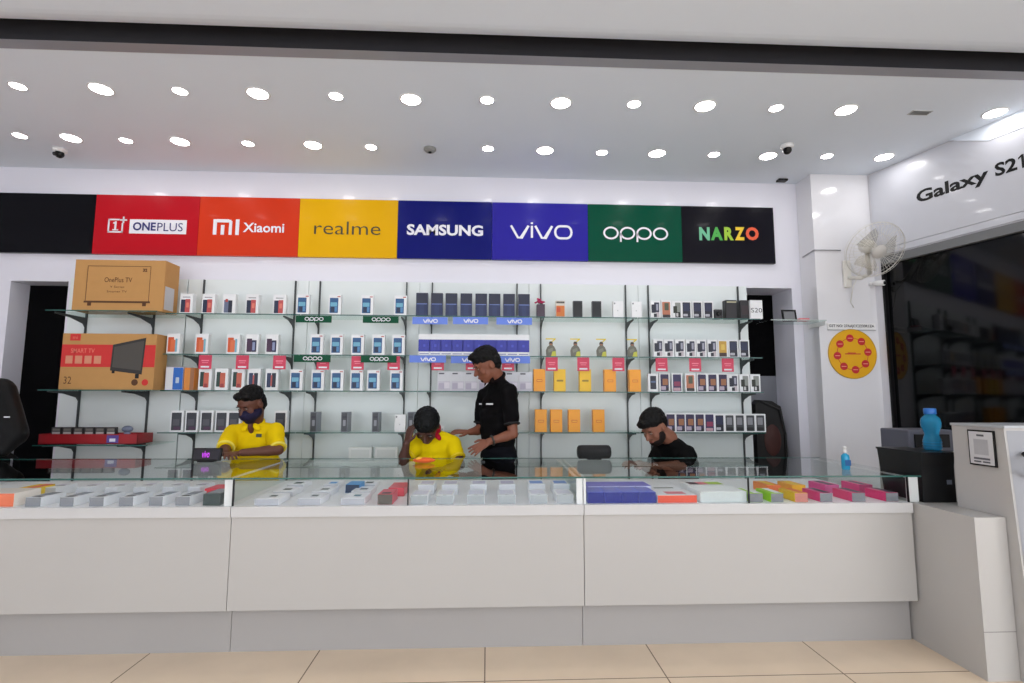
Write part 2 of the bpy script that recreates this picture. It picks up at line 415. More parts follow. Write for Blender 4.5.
# rounded line logos
def arc(cx, cz, rx, rz, a0, a1, n=14): return [(cx + rx * math.cos(a0 + (a1 - a0) * k / n), cz + rz * math.sin(a0 + (a1 - a0) * k / n)) for k in range(n + 1)]
def strokes(T, paths, w, m, name='lettering', y=-0.004, closed=()):
    t, o = T; mb = MB(); i = mb.mi(m)
    for q, path in enumerate(paths):
        pts = [Vector(p) for p in path]; n = len(pts); cl = q in closed
        Lf = []; Rt = []
        for k in range(n):
            a = pts[(k - 1) % n] if (k > 0 or cl) else pts[k]; c = pts[(k + 1) % n] if (k < n - 1 or cl) else pts[k]
            d = (c - a).normalized(); nn = Vector((-d.y, d.x)) * w / 2
            d1 = (pts[k] - a).normalized() if k > 0 or cl else d
            s_ = 1 / max(0.55, abs(d.dot(d1))) if (d1.length > 0) else 1
            Lf.append(mb.bm.verts.new((pts[k].x + nn.x * s_, y, pts[k].y + nn.y * s_))); Rt.append(mb.bm.verts.new((pts[k].x - nn.x * s_, y, pts[k].y - nn.y * s_)))
        for k in range(n if cl else n - 1):
            mb.bm.faces.new((Lf[k], Rt[k], Rt[(k + 1) % n], Lf[(k + 1) % n])).material_index = i
    return mb.build(name, t, recalc=False)
def vivo_paths(x0, x1, z0, z1):
    W = x1 - x0; h = (z1 - z0) * 0.78; zt_ = z0 + h
    q = [[(x0, zt_), (x0 + 0.115 * W, z0), (x0 + 0.17 * W, z0), (x0 + 0.29 * W, zt_)], [(x0 + 0.345 * W, zt_), (x0 + 0.345 * W, z0)],
         [(x0 + 0.345 * W, z1 - 0.03 * W), (x0 + 0.345 * W, z1)], [(x0 + 0.4 * W, zt_), (x0 + 0.51 * W, z0), (x0 + 0.565 * W, z0), (x0 + 0.68 * W, zt_)]]
    r = h / 2; c0 = x0 + 0.73 * W + r * .8; c1 = x1 - r * .8
    q.append(arc(c0, z0 + r, r * .8, r, PI / 2, 1.5 * PI, 8) + arc(c1, z0 + r, r * .8, r, -PI / 2, PI / 2, 8))
    return q
T_ = sign(5, (44, 38, 152), 'violet blue sign panel with white rounded outline lettering'); t, o = T_
x0, z1 = sp(511, 222); x1, z0 = sp(571.5, 238.5)
strokes(T_, vivo_paths(x0 - o.x, x1 - o.x, z0 - o.z, z1 - o.z), 0.021, SW, closed=(4,))
def oppo_paths(x0, x1, z0, z1, h):
    W = x1 - x0; r = h / 2; a = W / 8 - 0.0; P = []
    for k in range(4):
        P.append(arc(x0 + W * (0.12 + 0.253 * k), z1 - r, W * 0.104, r, 0, 2 * PI, 20)[:-1])
    for k in (1, 2): xx = x0 + W * (0.12 + .253 * k - .104); P.append([(xx, z1 - r * 1.0), (xx, z0)])
    return P
T_ = sign(6, (0, 74, 54), 'dark green sign panel with thin white rounded lettering'); t, o = T_
x0, z1 = sp(603, 227.3); x1, z0 = sp(668.6, 242.6)
strokes(T_, oppo_paths(x0 - o.x, x1 - o.x, z0 - o.z, z1 - o.z, (z1 - z0) * 0.78), 0.017, SW, closed=(0, 1, 2, 3))
T_ = sign(7, (13, 11, 22), 'black sign panel with bold rainbow coloured capital lettering'); t, o = T_
for ch, a, b_, c in (('N', 699, 710, (110, 190, 150)), ('A', 710.5, 723, (70, 170, 70)), ('R', 724, 734, (160, 200, 50)), ('Z', 734.5, 745, (236, 200, 40)), ('O', 745.5, 759, (230, 90, 50))):
    stxt(T_, ch, a, 227, b_, 240.4, col(c), 0.05)

# ------------------------------------------------------------ shelving units
SF = 4.47; SB = 4.735        # glass shelf front and back planes
ZS = [2.05, 1.71, 1.41, 1.067]
ZTOP = 2.40
def shelf_unit(lab, bx0, bx1, gx0, gx1, std, zs=ZS, sf=SF, ztop=ZTOP):
    t = thing('shelf_unit', lab, 'shelf', ((bx0 + bx1) / 2, SB, 0), 'wall shelving units'); X = t.location.x
    MB().box(bx0 - X, bx1 - X, 0.025, 0.064, 0, ztop, BOARD, 0.002).build('back_board', t)
    rails = [MB().box(s - 0.005 - X, s + 0.005 - X, 0.006, 0.026, 0.1, ztop - 0.005, STAND).build('standard', t) for s in std]
    for z in zs:
        i = MB(); i.box(gx0 - X, gx1 - X, sf - SB, 0.0, z - 0.008, z, GSHELF)
        i.box(gx0 - X, gx1 - X, sf - SB - 0.0015, sf - SB, z - 0.0085, z, GEDGE)
        i.build('glass_shelf', t)
        for s, rl in zip(std, rails):
            q = MB(); d = (SB - sf) * 0.86
            q.prism([(0.01, z - 0.0085), (-d, z - 0.0085), (-d, z - 0.02), (-d * 0.5, z - 0.032), (-0.02, z - 0.065), (0.01, z - 0.1)], 'x', s - 0.004 - X, s + 0.004 - X, STAND); q.build('bracket', rl)
    return t
def sx(px, py=350, Y=SB): return aY(px, py, Y).x
U = {}
z_l = [ZS[0], ZS[2], aY(80, 445, 4.36).z]
bl, br_ = sx(63, 340), sx(178, 340)
shelf_unit('white shelf unit holding two cardboard television boxes beside the dark doorway', bl, sx(182, 340), aY(45, 314, 4.36).x, aY(154.5, 350, 4.36).x, (sx(84, 330), sx(152, 330)), z_l, 4.36)
edges = [(182.5, 305), (305.3, 418), (418.3, 529), (529.3, 640), (640.3, 750.5)]
stds = [(199, 292), (317, 405), (431, 517), (541, 627), (650, 741)]
glx = [(163, 299), (299.5, 418), (418.5, 529), (529.5, 638), (638.5, 762)]
desc = ['the red sign', 'the yellow sign', 'the navy sign', 'the violet and green signs', 'the rainbow lettered sign']
labU = ['white glass-shelved unit of phone boxes below the red and orange signs', 'white glass-shelved unit with four green shelf strips below the yellow sign', 'white glass-shelved unit with blue boxes behind the standing man', 'white glass-shelved unit with orange boxes below the violet and green signs', 'white glass-shelved unit of closely packed boxes beside the dark recess']
for k in range(5):
    shelf_unit(labU[k], sx(edges[k][0]), sx(edges[k][1]), aY(glx[k][0], 350, SF).x, aY(glx[k][1], 350, SF).x, [sx(s) for s in stds[k]])

# ------------------------------------------------------------ phone boxes
styles = {}
def style(key, w, h, d, body, rects, name, desc_):
    rects = [(a, b_, c, d_, tuple(int(v * (.62 if max(rgb) < 150 else .9)) for v in rgb)) for a, b_, c, d_, rgb in rects] if key not in ('vdark', 'vblue', 'silver', 'whitebox', 'orangebox', 'yellowbox') else rects
    styles[key] = dict(w=w, h=h, d=d, body=body, rects=rects, name=name, desc=desc_, proto=None)
WB = (232, 234, 236)
style('navred', .105, .17, .05, WB, [(.08, .06, .45, .7, (28, 54, 104)), (.42, .06, .8, .72, (206, 84, 84)), (.2, .8, .8, .84, (150, 150, 160)), (.5, .3, .72, .55, (240, 130, 110))], 'phone_box', 'white box with navy and red picture')
style('greyred', .105, .17, .05, WB, [(.1, .06, .45, .7, (110, 120, 150)), (.45, .06, .75, .68, (30, 40, 80)), (.2, .6, .4, .75, (200, 80, 70))], 'phone_box', 'white box with grey and navy picture')
style('orange', .105, .17, .05, WB, [(.1, .1, .55, .82, (228, 92, 36)), (.3, .1, .66, .7, (240, 120, 70)), (.66, .1, .82, .75, (130, 190, 214))], 'phone_box', 'white box with orange picture')
style('purple', .105, .17, .05, WB, [(.1, .12, .5, .78, (96, 40, 96)), (.5, .12, .86, .7, (44, 48, 110)), (.55, .2, .75, .6, (150, 160, 200))], 'phone_box', 'white box with purple picture')
style('teal', .105, .18, .05, WB, [(.12, .16, .45, .84, (30, 96, 84)), (.4, .12, .8, .8, (214, 104, 78)), (.45, .12, .7, .3, (170, 60, 60))], 'phone_box', 'white box with teal and salmon picture')
style('navy', .105, .18, .05, WB, [(.12, .14, .45, .8, (50, 80, 140)), (.5, .14, .82, .8, (36, 46, 84)), (.42, .2, .54, .7, (190, 90, 80))], 'phone_box', 'white box with two navy pictures')
style('oppo', .105, .175, .045, WB, [(.1, .1, .78, .84, (40, 96, 150)), (.16, .42, .7, .62, (120, 190, 220)), (.2, .14, .5, .4, (28, 60, 116)), (.5, .16, .7, .4, (90, 150, 206)), (.7, .88, .95, .93, (200, 110, 110))], 'phone_box', 'white box with pale blue picture')
style('vdark', .1, .2, .05, (26, 32, 58), [(.0, .0, 1, .52, (24, 40, 84)), (.05, .5, .95, .535, (110, 130, 190)), (.3, .0, .7, .5, (34, 50, 96))], 'phone_box', 'dark navy box with pale horizontal line')
style('vblue', .099, .185, .05, WB, [(.0, .18, 1, .74, (42, 50, 162)), (.1, .06, .9, .1, (120, 130, 180)), (.4, .4, .6, .52, (60, 74, 190))], 'phone_box', 'white box with wide blue band')
style('grey', .105, .175, .05, WB, [(.1, .08, .86, .9, (74, 76, 92)), (.2, .3, .7, .6, (120, 120, 134)), (.3, .1, .8, .26, (110, 60, 110))], 'phone_box', 'white box with dark grey picture')
style('slim', .055, .165, .12, (120, 124, 134), [(.1, .04, .9, .96, (96, 100, 112)), (.3, .3, .7, .6, (160, 164, 174)), (.2, .7, .8, .8, (60, 60, 90))], 'accessory_box', 'slim grey carton')
style('silver', .115, .165, .05, (206, 208, 214), [(.04, .02, .96, .5, (196, 194, 206)), (.1, .1, .5, .4, (176, 170, 190)), (.5, .14, .9, .44, (216, 212, 222)), (.1, .86, .5, .93, (80, 80, 90))], 'phone_box', 'pale silver box with patterned front')
style('orangebox', .1, .19, .06, (244, 160, 20), [(.25, .42, .75, .54, (216, 110, 12)), (.3, .46, .7, .5, (250, 190, 60))], 'phone_box', 'plain orange box')
style('yellowbox', .1, .19, .06, (238, 190, 16), [(.22, .44, .78, .52, (150, 120, 20))], 'phone_box', 'plain yellow box')
style('peach', .08, .145, .05, (214, 206, 196), [(.05, .05, .95, .7, (232, 130, 54)), (.1, .3, .5, .6, (220, 80, 40)), (.05, .84, .95, .95, (130, 120, 110))], 'phone_box', 'small box with orange gradient')
style('blackbox', .08, .145, .04, (30, 34, 42), [(.1, .1, .9, .9, (24, 28, 36))], 'phone_box', 'small plain black box')
style('whitebox', .09, .145, .04, (236, 238, 240), [(.08, .82, .22, .92, (120, 124, 130)), (.4, .4, .5, .47, (190, 194, 198))], 'phone_box', 'plain white box')
style('mpair', .088, .155, .04, WB, [(.35, .34, .86, .9, (70, 76, 112)), (.08, .3, .5, .78, (28, 36, 74)), (.5, .05, .85, .34, (210, 200, 206)), (.3, .06, .6, .26, (60, 62, 80)), (.56, .44, .76, .8, (170, 172, 190))], 'phone_box', 'white box with grey and navy picture')
style('mnight', .088, .155, .04, WB, [(.1, .04, .88, .92, (26, 28, 62)), (.15, .42, .8, .86, (40, 50, 110)), (.15, .12, .6, .26, (200, 200, 210))], 'phone_box', 'white box with midnight blue front')
style('mgold', .088, .155, .04, WB, [(.1, .04, .86, .92, (214, 168, 60)), (.1, .04, .86, .26, (90, 44, 40)), (.3, .42, .66, .74, (240, 206, 90))], 'phone_box', 'white box with golden yellow front')
style('mviolet', .092, .16, .04, WB, [(.1, .04, .88, .94, (58, 34, 108)), (.3, .36, .8, .7, (170, 110, 70)), (.14, .1, .6, .3, (196, 180, 200)), (.6, .05, .86, .2, (30, 20, 40))], 'phone_box', 'white box with violet and gold front')
style('mredviolet', .092, .16, .04, WB, [(.1, .04, .88, .94, (62, 52, 130)), (.2, .3, .8, .55, (150, 50, 90)), (.14, .06, .8, .22, (210, 170, 180))], 'phone_box', 'white box with violet and red front')
style('mtan', .092, .16, .04, WB, [(.08, .2, .84, .9, (200, 124, 90)), (.3, .44, .7, .84, (120, 130, 100)), (.1, .04, .84, .2, (70, 60, 66))], 'phone_box', 'white box with tan orange front')
style('mphone', .088, .155, .04, WB, [(.2, .14, .8, .88, (34, 40, 74)), (.26, .5, .74, .6, (90, 110, 150))], 'phone_box', 'white box with a single navy picture')
style('mgreen', .088, .155, .04, WB, [(.3, .34, .86, .9, (150, 156, 150)), (.12, .3, .5, .7, (46, 56, 30)), (.3, .05, .84, .36, (60, 60, 64)), (.4, .1, .6, .3, (220, 220, 220))], 'phone_box', 'white box with olive and grey picture')
style('mgrey', .092, .155, .04, WB, [(.1, .06, .86, .92, (104, 108, 114)), (.2, .4, .7, .8, (150, 152, 158)), (.14, .08, .76, .26, (50, 50, 56))], 'phone_box', 'white box with grey front')
style('bluebig', .14, .19, .10, (210, 208, 226), [(.04, .04, .44, .96, (240, 244, 250)), (.44, .02, 1, .98, (30, 110, 210)), (.6, .3, .8, .55, (200, 220, 240))], 'phone_box', 'wide pale lilac box with blue front')
style('orangepile', .08, .185, .10, (222, 130, 40), [(.1, .1, .6, .9, (236, 150, 60)), (.6, .0, 1, 1, (170, 110, 70))], 'phone_box', 'orange brown box')
def rrect(mb, x0, z0, x1, z1, y, m, r=0.004):
    r = min(r, (x1 - x0) * .3, (z1 - z0) * .3); pts = []
    for cx, cz, a in ((x1 - r, z1 - r, 0), (x0 + r, z1 - r, PI / 2), (x0 + r, z0 + r, PI), (x1 - r, z0 + r, 1.5 * PI)):
        for k in range(3): t = a + PI / 4 * k; pts.append((cx + r * math.cos(t), y, cz + r * math.sin(t)))
    mb.poly(pts, m)
def make_box(st):
    w, h, d = st['w'], st['h'], st['d']
    o = MB().box(-w / 2, w / 2, 0, d, 0, h, col(st['body'], .35), 0.0015).build(st['name'])
    p = MB()
    for k, (a, b_, c, e, rgb) in enumerate(st['rects']):
        rrect(p, -w / 2 + a * w, b_ * h, -w / 2 + c * w, e * h, -0.0006 - 0.0004 * k, col(rgb, .4))
    p.build('printed_picture', o, recalc=False)
    return o
def put(key, loc, lab, grp):
    st = styles[key]
    if st['proto'] is None:
        o = make_box(st); st['proto'] = o; o.location = loc; tag(o, lab, 'carton' if st['name'] == 'accessory_box' else 'phone box', grp); return o
    return dup(st['proto'], loc, lab, grp)
BF = 4.50
FLO = ['top', 'second', 'third', 'lowest']
def row(unit, fl, items, place, front=BF):
    """items: (px, style)"""
    z = ZS[fl]; n = len(items)
    last = {}
    for k, (px, key) in enumerate(items):
        x = aY(px, 400 - (z - 1.35) * 110, front).x
        lab = '%s, %s from left on %s shelf %s' % (styles[key]['desc'], ORD[k], FLO[fl], place)
        put(key, (x, front, z + .0008), lab, 'boxes on the %s shelf %s' % (FLO[fl], place))
UN = ['under red sign', 'under yellow sign', 'under navy sign', 'under violet sign', 'under rainbow sign']
row(0, 0, [(185, 'navred'), (207, 'navred'), (228, 'greyred'), (251, 'navred'), (278.5, 'navred')], UN[0])
row(0, 1, [(172, 'orange'), (200.5, 'orange'), (232, 'orange'), (251, 'purple'), (271, 'purple')], UN[0])
row(0, 2, [(173, 'bluebig'), (188, 'orangepile'), (204, 'teal'), (220.5, 'teal'), (237, 'teal'), (253, 'navy'), (271, 'navy')], UN[0])
row(0, 3, [(176, 'grey'), (191, 'grey'), (206, 'grey'), (221, 'grey'), (233.5, 'grey'), (280, 'grey')], UN[0])
row(1, 0, [(302, 'oppo'), (334, 'oppo'), (366.5, 'oppo'), (400, 'oppo')], UN[1])
row(1, 1, [(316, 'oppo'), (336, 'oppo'), (357, 'oppo'), (378, 'oppo'), (398, 'oppo')], UN[1])
row(1, 2, [(295.5, 'oppo'), (317, 'oppo'), (336.5, 'oppo'), (356, 'oppo'), (373, 'oppo'), (396, 'oppo')], UN[1])
row(1, 3, [(313, 'slim'), (344, 'slim'), (375, 'slim'), (400, 'whitebox'), (410.5, 'slim')], UN[1])
row(2, 0, [(421.5, 'vdark'), (436.5, 'vdark'), (451, 'vdark'), (466, 'vdark'), (481, 'vdark'), (494.5, 'vdark'), (509, 'vdark'), (524, 'vdark')], UN[2])
row(2, 1, [(424 + 11.05 * k, 'vblue') for k in range(10)], UN[2])
row(2, 2, [(444 + 13.6 * k, 'silver') for k in range(7)], UN[2])
row(3, 0, [(560.5, 'peach'), (578, 'blackbox'), (597, 'blackbox'), (618.5, 'whitebox'), (637, 'whitebox')], UN[3])
row(3, 2, [(539.5, 'orangebox'), (560, 'yellowbox'), (585.5, 'yellowbox'), (610.5, 'orangebox'), (635.5, 'orangebox')], UN[3])
row(3, 3, [(541, 'orangebox'), (556.5, 'orangebox'), (574.5, 'orangebox'), (599, 'orangebox')], UN[3])
row(4, 0, [(656, 'mpair'), (667, 'mtan'), (677.5, 'mgreen'), (687, 'mnight'), (698, 'mnight'), (709, 'mnight')], UN[4])
row(4, 1, [(659, 'mpair'), (669.5, 'mpair'), (680.5, 'mpair'), (691.5, 'mpair'), (702, 'mpair'), (713, 'mpair'), (723.5, 'mgold'), (734, 'mnight'), (745, 'mnight')], UN[4])
row(4, 2, [(653.5, 'mphone'), (665, 'mviolet'), (677.5, 'mredviolet'), (691, 'mtan'), (702.5, 'mviolet'), (713, 'mviolet'), (723.5, 'mviolet'), (734, 'mpair'), (745.2, 'mgreen'), (756, 'mgreen')], UN[4])
row(4, 3, [(671, 'mviolet'), (681, 'mviolet'), (690.5, 'mviolet'), (700.2, 'mviolet'), (710, 'mredviolet'), (720, 'mnight'), (730.2, 'mgrey'), (740.4, 'mgrey'), (751, 'mgrey'), (761, 'mgrey')], UN[4])

# cut-out figures with a 7 on the second shelf under the violet sign
def standee():
    t = bpy.data.objects.new('promotional_cutout', None); C.objects.link(t)
    Yl = col((224, 200, 30)); G = col((104, 104, 92)); Sk = col((150, 104, 76)); Dk = col((40, 36, 32)); Gn = col((196, 196, 70))
    b = MB()
    out = [(-.04, 0), (.045, 0), (.042, .055), (.03, .082), (.016, .095), (.016, .118), (.006, .13), (-.012, .128), (-.018, .112), (-.014, .095), (-.032, .08), (-.044, .05)]
    b.prism(out, 'y', 0, 0.004, G); b.build('printed_figure', t)
    b = MB(); b.poly([(-.012, -.0008, .096), (.012, -.0008, .096), (.014, -.0008, .112), (-.014, -.0008, .112)], Sk); b.poly([(-.014, -.0009, .11), (.015, -.0009, .11), (.012, -.0009, .126), (-.01, -.0009, .126)], Dk)
    b.poly([(.0, -.0009, .0), (.044, -.0009, .0), (.04, -.0009, .045), (.012, -.0009, .04)], Gn); b.poly([(-.02, -.001, .03), (.02, -.001, .05), (.016, -.001, .075), (-.026, -.001, .06)], col((130, 132, 120)))
    b.build('printed_picture', t, recalc=False)
    b = MB(); b.prism([(-.045, .155), (.042, .155), (.042, .147), (.016, .126), (.004, .126), (.024, .146), (-.045, .146)], 'y', 0.0, 0.004, Yl); b.box(-.004, .01, 0.004, .006, .1, .15, WHITEP); b.build('number_seven', t)
    MB().box(-.03, .03, 0.004, .03, 0, .002, WHITEP).build('foot', t)
    return t
st0 = None
for k, px in enumerate((551, 575.5, 601.5, 632.5)):
    x = aY(px, 358, BF).x; lab = 'yellow seven cutout with printed figure, %s from left on second shelf' % ORD[k]
    if st0 is None: st0 = standee(); st0.location = (x, BF, ZS[1] + .0008); tag(st0, lab, 'cutout', 'cutouts with a seven')
    else: dup(st0, (x, BF, ZS[1] + .0008), lab, 'cutouts with a seven')

# vase, cameras, S20 card on the top shelf
x = aY(541, 310, BF).x
t = thing('flower_vase', 'small dark square vase with magenta flowers on top shelf beside orange gradient box', 'vase', (x, BF + .04, ZS[0] + .0008))
MB().box(-.036, .036, -.036, .036, 0, .115, mat('vase_dark_glaze', (64, 44, 62), .25, noise=.3, nscale=20), .005).build('vase', t)
b = MB(); MG = mat('magenta_petals', (176, 34, 90), .6, noise=.3, nscale=60)
for k in range(14):
    a = random.random() * 2 * PI; rr = random.random() * .045
    b.ell((rr * math.cos(a) - .008, rr * math.sin(a) * .6, .13 + random.random() * .035), (.012, .012, .008), MG, n=8, k=5)
b.build('blossoms', t)
b = MB()
for k in range(5): b.tube([(0, 0, .1), (-.03 + .015 * k, 0, .14)], .0015, col((50, 80, 40)), 5)
b.build('stems', t)
def gadget(px, w, h, lab, grp):
    x = aY(px, 309, BF).x; t = thing('lens_case', lab, 'case', (x, BF, ZS[0] + .0008), grp)
    MB().box(-w / 2, w / 2, 0, .07, 0, h, mat('case_black', (22, 18, 24), .4, noise=.3, nscale=30), .008).build('body', t)
    return t
t = gadget(718.5, .075, .085, 'low dark camera-like gadget on top shelf under rainbow sign', None); MB().lathe([(0, 0), (.022, 0), (.02, .015), (.012, .016), (0, .01)], BLACK, 16, Matrix.Translation((0, 0, .045)) @ Matrix.Rotation(PI / 2, 4, 'X')).build('lens_ring', t)
t = gadget(731.5, .105, .17, 'tall dark box with pale lid edge beside low gadget on top shelf', None); MB().box(-.04, .045, -.002, 0, .145, .155, col((200, 196, 160))).build('label_strip', t)
t = gadget(745, .085, .17, 'tall dark brown box next to white numbered box on top shelf', None); MB().box(-.03, .03, -.002, 0, .04, .12, col((44, 26, 32))).build('label_strip', t)
x = aY(756.2, 309, 4.48).x
t = thing('phone_box', 'white box printed S20 at the end of the top shelf beside the dark recess', 'phone box', (x, 4.475, ZS[0] + .0008))
MB().box(-.055, .055, 0, .05, 0, .165, col(WB), .002).build('carton', t); text_obj('S20', -.05, .05, .055, .095, -.001, col((60, 60, 64)), t)

# sparse small things on the lowest shelf under the navy sign
for k, (px, w, h, rgb) in enumerate(((441, .05, .05, (236, 236, 238)), (478, .07, .06, (206, 208, 214)))):
    x = aY(px, 428, BF).x; t = thing('small_carton', ['tiny white carton on lowest shelf near the bowed head', 'tiny pale carton on lowest shelf behind the black-shirted man'][k], 'carton', (x, BF, ZS[3] + .0008))
    MB().box(-w / 2, w / 2, 0, .04, 0, h, col(rgb), .002).build('carton', t); MB().box(-w / 3, w / 3, -.001, 0, h * .3, h * .6, col((180, 180, 186))).build('label_strip', t)

# ------------------------------------------------------------ shelf strips and price cards
def strip(px0, px1, py0, py1, rgb, kind, lab, grp):
    a = aY(px0, py0, SF - .004); b_ = aY(px1, py1, SF - .004); w = (b_.x - a.x) / 2; h = (a.z - b_.z) / 2
    t = thing('shelf_strip', lab, 'sign', ((a.x + b_.x) / 2, SF - .006, (a.z + b_.z) / 2), grp)
    MB().box(-w, w, 0, .003, -h, h, mat('strip_%d_%d_%d' % rgb, rgb, .4, spec=.15, noise=.08, nscale=8), 0).build('card', t)
    T = (t, None)
    if kind == 'oppo':
        z1 = h * .5; z0 = -h * .62; strokes(T, oppo_paths(-w * .5, w * .55, z0, z1, (z1 - z0) * .8), .006, SW, y=-.001, closed=(0, 1, 2, 3))
    else: strokes(T, vivo_paths(-w * .38, w * .42, -h * .5, h * .6), .008, SW, y=-.001, closed=(4,))
for k, (a, b_, y, fl) in enumerate(((296, 331.5, 315.5, 'top'), (363, 398.5, 316, 'top'), (294, 330.5, 355, 'second'), (361, 396.5, 355.5, 'second'))):
    strip(a, b_, y, y + 7.2, (10, 78, 52), 'oppo', 'dark green lettered strip, %s of two on the %s shelf edge' % (('first', 'second')[k % 2], fl), 'green shelf strips')
for k, (a, b_, y, fl) in enumerate(((412.5, 447.5, 317, 'top'), (453, 488, 317, 'top'), (496.5, 532, 317.5, 'top'), (409.5, 446, 355.3, 'second'), (451, 487.5, 356, 'second'), (494, 530, 356, 'second'))):
    strip(a, b_, y, y + 7.4, (112, 140, 226), 'vivo', 'light blue lettered strip, %s of three on the %s shelf edge' % (ORD[k % 3], fl), 'blue shelf strips')
def card():
    t = bpy.data.objects.new('price_card', None); C.objects.link(t); w = .052
    MB().box(-w, w, 0, .003, -.125, -.009, mat('card_pink', (206, 50, 84), .4, noise=.08, nscale=20)).build('card', t)
    b = MB(); b.box(-.034, .034, -.001, 0, -.113, -.1, SW).box(-.03, .03, -.001, 0, -.06, -.05, col((236, 130, 150))).box(-.024, .024, -.001, 0, -.075, -.069, col((236, 130, 150))); b.build('printed_lines', t)
    MB().box(-w * .6, w * .6, .0, .01, -.0095, -.0085, WHITEP).build('clip', t)
    return t
c0 = None
for k, px in enumerate((206, 243, 280, 323.5, 358, 394, 438, 472, 508, 551.5, 583, 618, 661, 694.5, 727)):
    x = aY(px, 365, SF + .03).x; lab = 'pink red price card hanging below the second shelf, %s of fifteen from left' % ORD[k]
    if c0 is None: c0 = card(); c0.location = (x, SF + .014, ZS[1]); tag(c0, lab, 'price card', 'pink price cards')
    else: dup(c0, (x, SF + .014, ZS[1]), lab, 'pink price cards')

# ------------------------------------------------------------ television boxes and tray on the first unit
CARD = mat('cardboard', (190, 142, 84), .75, noise=.06, nscale=14); INK = col((86, 52, 26), .7); CRED = col((206, 44, 42), .6)
def tvb(px0, py0, px1, py1, Y, d, lab):
    a = aY(px0, py1, Y); b_ = aY(px1, py0, Y)
    t = thing('television_box', lab, 'box', ((a.x + b_.x) / 2, Y, a.z), 'cardboard television boxes'); w = (b_.x - a.x) / 2; h = b_.z - a.z
    return t, w, h
t, w, h = tvb(71, 263, 166, 313, 4.40, .2, 'plain brown cardboard television box on the top shelf beside the doorway')
t.location.z = ZS[0] + .0005
MB().box(-w, w, 0, .2, 0, h, CARD, .003).build('carton', t)
b = MB(); X0, X1, Z0, Z1 = -w * .72, w * .68, h * .18, h * .88
for q in ((X0, X1, Z1 - .004, Z1), (X0, X0 + .004, Z0, Z1), (X1 - .004, X1, Z0, Z1), (X0 - .01, X1 + .01, Z0 - .01, Z0 + .006), (X0 + .02, X0 + .05, Z0 - .035, Z0 - .01), (X1 - .05, X1 - .02, Z0 - .035, Z0 - .01)): b.box(q[0], q[1], -.001, 0, q[2], q[3], INK)
b.build('printed_television', t)
b = text_bm(MB(), 'OnePlus TV', -w * .33, w * .28, h * .56, h * .655, -.001, INK); text_bm(b, '32', w * .5, w * .6, h * .77, h * .835, -.001, INK, .05); text_bm(b, 'Y Series', -w * .2, w * .12, h * .45, h * .49, -.001, INK); text_bm(b, 'Smarter TV', -w * .26, w * .18, h * .36, h * .4, -.001, INK)
b.build('lettering', t, recalc=False)
MB().box(w, w + .001, .015, .14, .02, h * .5, col((196, 196, 200))).build('side_label', t)
MB().box(-w * .75, -w * .3, .02, .07, h, h + .001, col((230, 226, 214))).build('packing_tape', t)
t, w, h = tvb(58, 334, 157, 389.5, 4.40, .16, 'cardboard television box with red band and printed screen on the middle shelf')
t.location.z = ZS[2] + .0005
MB().box(-w, w, 0, .16, 0, h, CARD, .003).build('carton', t)
MB().box(-w + .002, w - .002, -.0006, 0, h * .4, h * .8, CRED).build('red_band', t)
b = MB(); b.poly([(w * .06, -.0015, h * .34), (w * .74, -.0015, h * .27), (w * .78, -.0015, h * .93), (w * .08, -.0015, h * .8)], col((38, 34, 32))); b.poly([(w * .1, -.002, h * .4), (w * .71, -.002, h * .34), (w * .745, -.002, h * .88), (w * .115, -.002, h * .76)], col((70, 66, 60)))
b.box(w * .1, w * .16, -.0016, -.0005, h * .29, h * .34, BLACK); b.box(w * .6, w * .68, -.0016, -.0005, h * .2, h * .28, BLACK); b.build('printed_television', t, recalc=False)
PK = col((226, 120, 100)); text_bm(MB(), 'SMART TV', -w * .8, -w * .3, h * .65, h * .73, -.0012, PK, .01).build('lettering', t, recalc=False); b = text_bm(MB(), '32', -w * .9, -w * .74, h * .1, h * .23, -.0012, INK); b.build('lettering', t, recalc=False)
b = MB()
for k in range(4): b.box(-w * (.9 - .2 * k), -w * (.75 - .2 * k), -.0012, 0, h * .46, h * .6, col((214, 140, 110)))
b.build('feature_icons', t)
b = MB(); b.box(-w * .84, -w * .62, -.001, 0, h * .87, h * .99, CRED); text_bm(b, 'mi', -w * .78, -w * .68, h * .9, h * .955, -.002, PK); b.build('logo', t, recalc=False)
b = MB()
for cx, c in ((w * .6, INK), (w * .82, CRED)): b.lathe([(0, 0), (.026, 0)], c, 16, Matrix.Translation((cx, -.001, h * .13)) @ Matrix.Rotation(PI / 2, 4, 'X'))
b.build('round_stamps', t)
